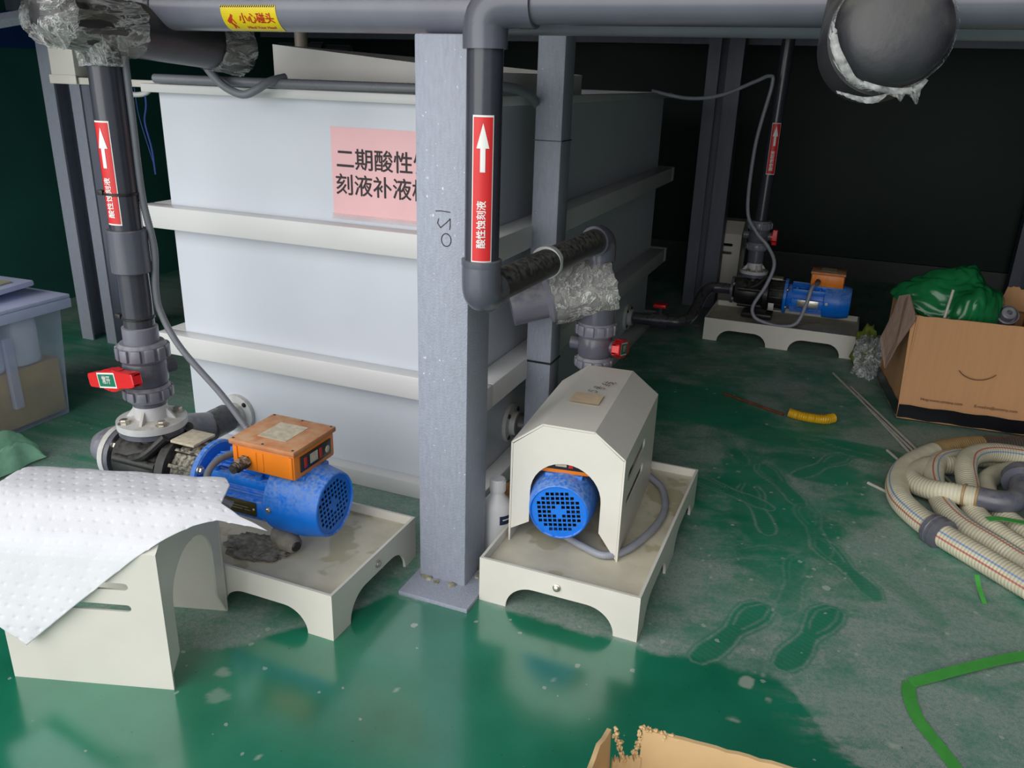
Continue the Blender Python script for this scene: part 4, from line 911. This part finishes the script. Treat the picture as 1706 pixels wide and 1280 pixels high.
# ------------------------------------------------------------ storage bin and green film at left
t = thing('storage_bin', 'lilac translucent plastic storage bin on the floor at far left', 'bin', (-2.42, 1.45, 0))
x0, x1, y0, y1 = -2.66, -2.185, 1.12, 1.735; zb = .375
bm = BM(); f = .02
def tapered(bm, lo, hi, e, zlo, zhi):
    (ax_, ay), (bx, by) = lo, hi
    merge(bm, [(ax_+e, ay+e, zlo), (bx-e, ay+e, zlo), (bx-e, by-e, zlo), (ax_+e, by-e, zlo), (ax_, ay, zhi), (bx, ay, zhi), (bx, by, zhi), (ax_, by, zhi)], [(3, 2, 1, 0), (0, 1, 5, 4), (1, 2, 6, 5), (2, 3, 7, 6), (3, 0, 4, 7)])
tapered(bm, (x0, y0), (x1, y1), .018, .001, zb)
for y in (1.2, 1.31, 1.42, 1.53): box(bm, (x1-.014, y, .08), (x1+.006, y+.03, .30), .006, Matrix.Translation((0, 0, 0)))
obj('bin_body', bm, 'bin', t, True)
bm = BM(); box(bm, (x0-.02, y0-.02, zb), (x1+.022, y1+.022, zb+.012), .004); box(bm, (x1+.012, y0-.02, zb-.03), (x1+.022, y1+.022, zb), .002); box(bm, (x0-.02, y1+.012, zb-.03), (x1+.01, y1+.022, zb), .002); obj('bin_rim', bm, 'binrim', t, True)
bm = BM(); box(bm, (x0+.03, y0+.03, .012), (x1-.020, y1-.02, .19), .006); tag(obj('yellow_packets', bm, 'binfill'), 'ochre packets filling the lower half of the lilac bin', 'packets')
bm = BM()
for y in (1.2, 1.33, 1.45, 1.57): box(bm, (x0+.05, y, .1915), (x1-.010, y+.09, .34), .02)
tag(obj('white_packets', bm, 'binwhite'), 'white packets stacked in the upper half of the lilac bin', 'packets')
t = thing('bin_lid', 'lilac lid lying skewed on the storage bin at far left', 'lid', (-2.42, 1.42, .389))
Mx = Matrix.Translation((-2.43, 1.40, .402)) @ Matrix.Rotation(R(3), 4, 'Z') @ Matrix.Rotation(R(2), 4, 'X')
bm = BM(); box(bm, (-.23, -.29, 0), (.20, .30, .018), .006, Mx); obj('lid_panel', bm, 'binrim', t, True)
bm = BM(); box(bm, (-.18, -.24, .0185), (.17, .25, .024), .002, Mx)
for i in range(9): box(bm, (-.17, -.22+i*.05, .0242), (.16, -.20+i*.05, .030), .001, Mx)
obj('ridged_insert', bm, mat('ivory_plastic', '#c7c6a8', .45, var=.05), t, True, label='ivory ridged insert')
bm = BM(); n = 90; g = []
for j in range(n):
    row = []
    for i in range(n):
        a, b = i/(n-1), j/(n-1); x = -2.150+.17*a; y = 1.02+.43*b; e = (1-(2*a-1)**2)*(1-(2*b-1)**4)
        z = .006+.10*e**.5*(.7+.7*mnoise.noise(Vector((a*4, b*3, 2))))+.07*abs(mnoise.noise(Vector((a*9+b*3, b*4, 7))))*e**.5+.03*abs(mnoise.noise(Vector((a*22, b*9, 3))))*e**.5
        row.append(bm.verts.new((x+.02*mnoise.noise(Vector((b*6, 1, a))), y+.03*mnoise.noise(Vector((a*6, b, 4))), max(.003, z))))
    g.append(row)
for j in range(n-1):
    for i in range(n-1): bm.faces.new((g[j][i], g[j][i+1], g[j+1][i+1], g[j+1][i]))
tag(obj('plastic_bag', bm, 'greenfilm', smooth=60), 'crumpled pale green plastic bag on the floor behind the white sheet', 'bag')

# ------------------------------------------------------------ right hand carton
def panel(bm, p, q, z0, z1, t=.005, lean=(0, 0, 0), mi=0, n=10, wob=.003, seed=0, rag=0):
    """cardboard panel from p to q with slight waviness and a ragged top"""
    p, q = Vector(p), Vector(q); d = (q-p); nr = Vector((-d.y, d.x, 0)).normalized(); rows = []
    for j in range(n+1):
        f = j/n; row = []
        for i in range(n*2+1):
            a = i/(n*2); b = p.lerp(q, a); zz = z0+(z1-z0)*f
            if j == n and rag: zz += rag*mnoise.noise(Vector((a*14, seed, 0)))
            w_ = wob*mnoise.noise(Vector((a*5, f*3, seed)))
            row.append(Vector((b.x, b.y, zz))+nr*w_+Vector(lean)*f)
        rows.append(row)
    W = n*2+1; V = [v for r in rows for v in r]; N_ = len(V); V2 = [v+nr*t for v in V]
    F = []
    for j in range(n):
        for i in range(W-1):
            k = j*W+i; F += [(k, k+1, k+W+1, k+W), (N_+k+W, N_+k+W+1, N_+k+1, N_+k)]
    for i in range(W-1): F += [(i+1, i, N_+i, N_+i+1), (n*W+i, n*W+i+1, N_+n*W+i+1, N_+n*W+i)]
    for j in range(n): F += [(j*W, j*W+W, N_+j*W+W, N_+j*W), (j*W+W-1+W, j*W+W-1, N_+j*W+W-1, N_+j*W+W-1+W)]
    merge(bm, V+V2, F, None, mi)
t = thing('cardboard_box', 'open brown cardboard box with black taped bottom at right', 'box', (.43, 3.05, 0))
A_, B_, C_, D_ = (.262, 2.862), (.655, 2.885), (.64, 3.28), (.205, 3.24)
bm = BM(); panel(bm, A_, B_, .012, .365, lean=(-.015, .01, 0), seed=1, rag=.004); panel(bm, B_, C_, .012, .365, seed=2); panel(bm, C_, D_, .012, .37, seed=3); panel(bm, D_, A_, .012, .365, lean=(0, .005, 0), seed=4)
merge(bm, [(A_[0], A_[1]+.006, .012), (B_[0]-.006, B_[1], .012), (C_[0]-.006, C_[1], .012), (D_[0], D_[1], .012)], [(0, 1, 2, 3)])
obj('box_body', bm, 'card', t, True, smooth=40)
bm = BM()
def tapeband(p, q, z0, z1):
    p, q = Vector((*p, 0)), Vector((*q, 0)); d = (q-p).normalized(); nr = Vector((d.y, -d.x, 0))*.0042
    V = []
    for i in range(13):
        b = p.lerp(q, i/12)+nr; w_ = .002*math.sin(i*1.7); V += [Vector((b.x, b.y, z0+w_)), Vector((b.x, b.y, z1+w_))]
    merge(bm, V, [(2*i, 2*i+2, 2*i+3, 2*i+1) for i in range(12)])
tapeband(A_, B_, .016, .062); tapeband(D_, A_, .02, .068)
obj('black_tape_band', bm, 'tape', t, True, smooth=0, label='glossy black tape round the bottom')
bm = BM()
Fl = [(.232, 2.905, .425), (.262, 2.865, .355), (.222, 2.868, .255), (.200, 2.87, .175), (.172, 2.92, .26), (.198, 2.96, .345), (.205, 2.93, .41)]
merge(bm, [Vector(p) for p in Fl]+[Vector(p)+Vector((-.004, -.003, .001)) for p in Fl], [tuple(range(7)), tuple(range(13, 6, -1))]+[(i, (i+1) % 7, 7+(i+1) % 7, 7+i) for i in range(7)])
obj('left_flap', bm, 'cardg', t, True, smooth=0, label='weathered grey brown flap')
bm = BM(); panel(bm, (.54, 3.235, 0), (.70, 3.20, 0), .34, .415, lean=(.02, .02, 0), seed=9, rag=.02); obj('right_flap', bm, 'card', t, True, smooth=40, label='torn raised flap')
bm = BM(); Mx = basis((.468, 2.867, .172), Vector(B_).to_3d()-Vector(A_).to_3d(), (0, 0, 1), (.06, -1, 0)); stroke(bm, [(x, y) for x, y in arc(0, .06, .063, 212, 328, 18, .052)], .0025, Mx); obj('printed_arc', bm, 'cardink', t, True, smooth=0, label='printed smile shaped arc')
ux = Vector(B_).to_3d()-Vector(A_).to_3d()
flat_text('printed_text', 'Http:www.xmttny.com', .0135, basis((.385, 2.8642, .090), ux, (0, 0, 1), (.06, -1, 0)), 'cardink', t)
flat_text('printed_text', 'E-mail:m@xmttny.com', .0135, basis((.545, 2.8735, .090), ux, (0, 0, 1), (.06, -1, 0)), 'cardink', t)
# green bag in the carton
bm = BM(); bmesh.ops.create_icosphere(bm, subdivisions=6, radius=1)
for v in bm.verts:
    n = v.co.normalized(); k = 1+.22*mnoise.noise(n*1.6+Vector((4, 0, 0)))+.09*abs(mnoise.noise(n*4))+.012*abs(mnoise.noise(n*13))
    p = Vector((n.x*.120*k, n.y*.12*k, n.z*.18*k))
    if n.z > .15: p.x -= .16*max(0, -n.x-.35); p.z += .10*max(0, -n.x-.45)
    v.co = p+Vector((.405, 3.06, .305))
tag(obj('plastic_bag', bm, 'greenbag', smooth=60), 'shiny dark green plastic bag bulging out of the cardboard box', 'bag')
bm = BM(); cyl(bm, (.338, 2.895, .30), (.352, 2.905, .455), .0045, seg=10); tag(obj('thin_rod', bm, 'rod'), 'pale thin rod standing up in the cardboard box', 'rod')
t = thing('pipe_fitting', 'grey plastic pipe fitting lying in the cardboard box beside the green bag', 'fitting', (.53, 3.0, .33))
dd = Vector((.05, -.55, .45)).normalized(); p0 = Vector((.535, 3.07, .33))
bm = BM(); lathe(bm, [(.030, 0), (.034, .01), (.034, .06), (.030, .062), (.027, .052), (.022, .05)], p0, dd, 30); obj('fitting_body', bm, 'pvcl', t, True)
bm = BM(); lathe(bm, [(.022, .048), (.022, .075), (.018, .078), (.0085, .078), (.008, .06)], p0, dd, 26); obj('nozzle', bm, 'pvcl', t, True)
lump('clear_film_wad', (.165, 3.33, 0), (.05, .07, .10), 'film2', 'wad of clear film on the floor between far tray and cardboard box', 'film', 31, .5, 5, 2.5)
lump('yellow_green_cloth', (.155, 3.46, 0), (.045, .05, .10), mat('olive_cloth', '#77852e', .8, var=.2), 'olive green cloth beside the far end of the far tray', 'cloth', 41, .4)

# ------------------------------------------------------------ rods, yellow hose, brown stick
for i, (a, b, lb) in enumerate((((.048, 3.267), (.405, 2.345), 'longest pale rod reaching farthest back beside the cardboard box'), ((.115, 3.135), (.425, 2.34), 'pale rod nearest the cardboard box in the rod bundle'), ((.140, 3.04), (.385, 2.32), 'middle pale rod of the bundle running under the hoses'), ((.230, 2.575), (.365, 2.30), 'short pale rod left of the bundle with its end showing near the hoses'), ((.175, 2.31), (.40, 2.14), 'single pale rod poking out to the left under the outer hose'))):
    bm = BM(); z = .0045; cyl(bm, (*a, z), (*b, z), .0042, seg=10); tag(obj('thin_rod', bm, 'rod'), lb, 'rod', 'pale rods on the floor')
bm = BM(); tube(bm, [(-.074, 2.722, .020), (-.045, 2.716, .017), (.0, 2.712, .017), (.04, 2.720, .017), (.066, 2.745, .018)], .0165, 18, .002, rib=(.006, .0022)); t = obj('ribbed_hose_piece', bm, 'yhose', smooth=60); tag(t, 'short yellow ribbed hose piece lying alone on the dark floor', 'hose')
bm = BM(); cyl(bm, (-.31, 2.842, .006), (-.092, 2.730, .006), .005, seg=8); tag(obj('brown_stick', bm, 'woodstick'), 'thin brown stick lying left of the yellow hose piece', 'stick')

# ------------------------------------------------------------ hoses
def hose(label, pts, r=.031, stripes=True, tail=None, phase=0):
    t = thing('hose', label, 'hose', (pts[0][0], pts[0][1], 0), group='coiled cream suction hoses'); bm = BM(); seg = 40
    ks = {int(3+phase*1.43) % seg: 1, int(6+phase*1.43) % seg: 2} if stripes else {}
    def mi(k, s):
        if tail and s < tail[0]: return 4
        if tail and s < tail[1]: return 3
        return ks.get(k, 0)
    tube(bm, pts, r, seg, .0021, rib=(.0085, .0016), mifn=mi); obj('hose_tube', bm, ['hose', 'hblue', 'hred', 'hosed', 'hoseg'], t, True, smooth=70)
    return t
r = .031
hA = hose('outermost cream hose with a grey coupling and a dark dirty tail', [(.80, 2.80, r), (.616, 2.735, r), (.467, 2.665, r), (.361, 2.565, r), (.278, 2.425, r), (.247, 2.30, r), (.25, 2.19, r), (.283, 2.11, r), (.335, 2.035, r), (.422, 1.945, r), (.505, 1.86, r), (.62, 1.74, r)], .030, True, (.33, .52), 9)
bm = BM(); p = Vector((.331, 2.040, r)); d = Vector((.62, -.74, 0)); lathe(bm, [(.032, -.022), (.040, -.020), (.042, -.006), (.040, -.004), (.040, .004), (.042, .006), (.041, .020), (.032, .022)], p, d, 14); obj('hose_coupling', bm, 'pvc', hA, True)
hB = hose('inner cream hose with red and blue stripes ending in a grey elbow', [(.430, 2.205, .068), (.375, 2.222, .060), (.335, 2.240, .050), (.296, 2.278, .040), (.282, 2.33, .034), (.30, 2.395, .032), (.345, 2.455, .031), (.42, 2.49, .031)], .028, True, None, 16)
bm = BM(); lathe(bm, [(.0285, 0), (.030, .001), (.030, .006), (.0285, .007)], (.395, 2.216, .064), (.94, -.28, .1), 24); lathe(bm, [(.0285, 0), (.030, .001), (.030, .006), (.0285, .007)], (.425, 2.207, .067), (.94, -.28, .1), 24); obj('hose_clamp', bm, 'hosed', hB, True)
bm = BM(); tube(bm, [(.428, 2.206, .068), (.47, 2.20, .070), (.505, 2.21, .072), (.528, 2.245, .078), (.535, 2.29, .086), (.537, 2.315, .09)], .029, 24, .006); lathe(bm, [(.03, 0), (.046, .004), (.047, .03), (.042, .032), (.042, .04), (.036, .042), (.03, .03)], (.537, 2.305, .088), (.05, .97, .15), 28); obj('grey_elbow', bm, 'pvc', hB, True)
hC = hose('cream hose looping under the elbow, second loop from the left', [(.66, 2.61, .033), (.46, 2.565, .033), (.392, 2.52, .034), (.354, 2.45, .038), (.340, 2.36, .036), (.345, 2.27, .030), (.36, 2.18, .0285), (.395, 2.10, .0285), (.456, 2.03, .0285), (.515, 1.96, .0285), (.66, 1.80, .0285)], .0275, True, None, 4)
hD = hose('cream hose with red and blue stripes arching over the other loops', [(.80, 2.62, .045), (.602, 2.58, .058), (.50, 2.545, .066), (.440, 2.48, .069), (.418, 2.39, .066), (.420, 2.30, .050), (.425, 2.22, .0295), (.445, 2.14, .0285), (.505, 2.05, .0285), (.60, 1.93, .0285), (.75, 1.78, .0285)], .0285, True, None, 0)
hE = hose('innermost cream hose loop behind the grey elbow', [(.80, 2.56, .030), (.60, 2.535, .030), (.53, 2.495, .030), (.482, 2.42, .030), (.470, 2.32, .029), (.49, 2.22, .029), (.53, 2.14, .0285), (.60, 2.06, .0285), (.72, 1.95, .0285)], .0275, True, None, 20)
t = thing('pipe_fitting', 'dark grey fitting lying on the floor inside the hose coil', 'fitting', (.62, 2.22, 0))
bm = BM(); lathe(bm, [(.030, 0), (.036, .01), (.036, .06), (.03, .07)], (.60, 2.18, .037), (.5, .8, 0), 24); obj('fitting_body', bm, 'pvcd', t, True)

# ------------------------------------------------------------ green packing straps
def strap(label, pts, w=.024):
    bm = BM(); P = catmull(pts, .012); V = []
    for i, p in enumerate(P):
        d = (P[min(i+1, len(P)-1)]-P[max(i-1, 0)]); d.z = 0; n = Vector((-d.y, d.x, 0)).normalized()*w/2; V += [p+n, p-n]
    merge(bm, V, [(2*i, 2*i+1, 2*i+3, 2*i+2) for i in range(len(P)-1)]); o = obj('packing_strap', bm, 'strap', smooth=0)
    s = o.modifiers.new('thickness', 'SOLIDIFY'); s.thickness = .0009; s.offset = 1; return tag(o, label, 'strap')
strap('long green packing strap lying folded on the floor at lower right', [(.60, 1.715, .004), (.462, 1.622, .010), (.36, 1.54, .010), (.252, 1.450, .004)])
strap('green packing strap end curving down to the bottom right corner', [(.249, 1.452, .0022), (.247, 1.41, .004), (.259, 1.352, .004), (.292, 1.292, .003), (.33, 1.22, .003)])
strap('short green strap lying over the cream hoses at right edge', [(.44, 2.105, .060), (.470, 2.118, .0615), (.52, 2.125, .060), (.58, 2.13, .06)], .02)
strap('tiny green strap scrap standing by the outer hose', [(.400, 1.868, .03), (.404, 1.845, .016), (.414, 1.80, .002)], .010)

# ------------------------------------------------------------ front carton
t = thing('cardboard_box', 'open pale cardboard box with torn corner at the bottom edge of the photo', 'box', (-.05, .62, 0))
z1 = .245; a, b, c, d = (-.172, .862), (.13, .884), (.16, .50), (-.20, .47)
bm = BM(); panel(bm, b, (a[0]+.03, a[1]+.006), .004, z1, t=.006, lean=(0, .004, 0), seed=11, rag=.004, wob=.002); panel(bm, c, b, .004, z1, t=.006, seed=12); panel(bm, d, c, .004, z1, t=.006, seed=13)
panel(bm, (a[0]-.004, a[1]-.012), d, .004, z1, t=.006, lean=(-.01, 0, 0), seed=14, rag=.01)
panel(bm, (a[0]+.03, a[1]+.006), (a[0]-.004, a[1]-.012), .004, z1-.045, t=.006, seed=15, rag=.01)
merge(bm, [(*a, .004), (*b, .004), (*c, .004), (*d, .004)], [(0, 1, 2, 3)])
obj('box_body', bm, 'cardl', t, True, smooth=40)
bm = BM()
for P_, Q_ in (((a[0]+.030, a[1]+.010, z1), (a[0]+.022, a[1]+.008, z1-.05)), ((a[0]-.004, a[1]-.010, z1), (a[0]+.010, a[1]-.002, z1-.05)), ((a[0]+.03, a[1]+.010, z1+.001), (a[0]+.085, a[1]+.014, z1-.004))):
    for k in range(46):
        p = Vector(P_).lerp(Vector(Q_), k/45)+Vector((random.gauss(0, .0022), random.gauss(0, .002)-.002, random.gauss(0, .0018)))
        bmesh.ops.create_icosphere(bm, subdivisions=1, radius=1, matrix=Matrix.Translation(p) @ Matrix.Rotation(random.random()*6, 4, (random.random(), random.random(), 1)) @ Matrix.Diagonal((random.uniform(.0015, .005), random.uniform(.001, .0025), random.uniform(.0015, .004), 1)))
obj('torn_edge', bm, 'cardl', t, True, smooth=60, label='torn corrugated edge')
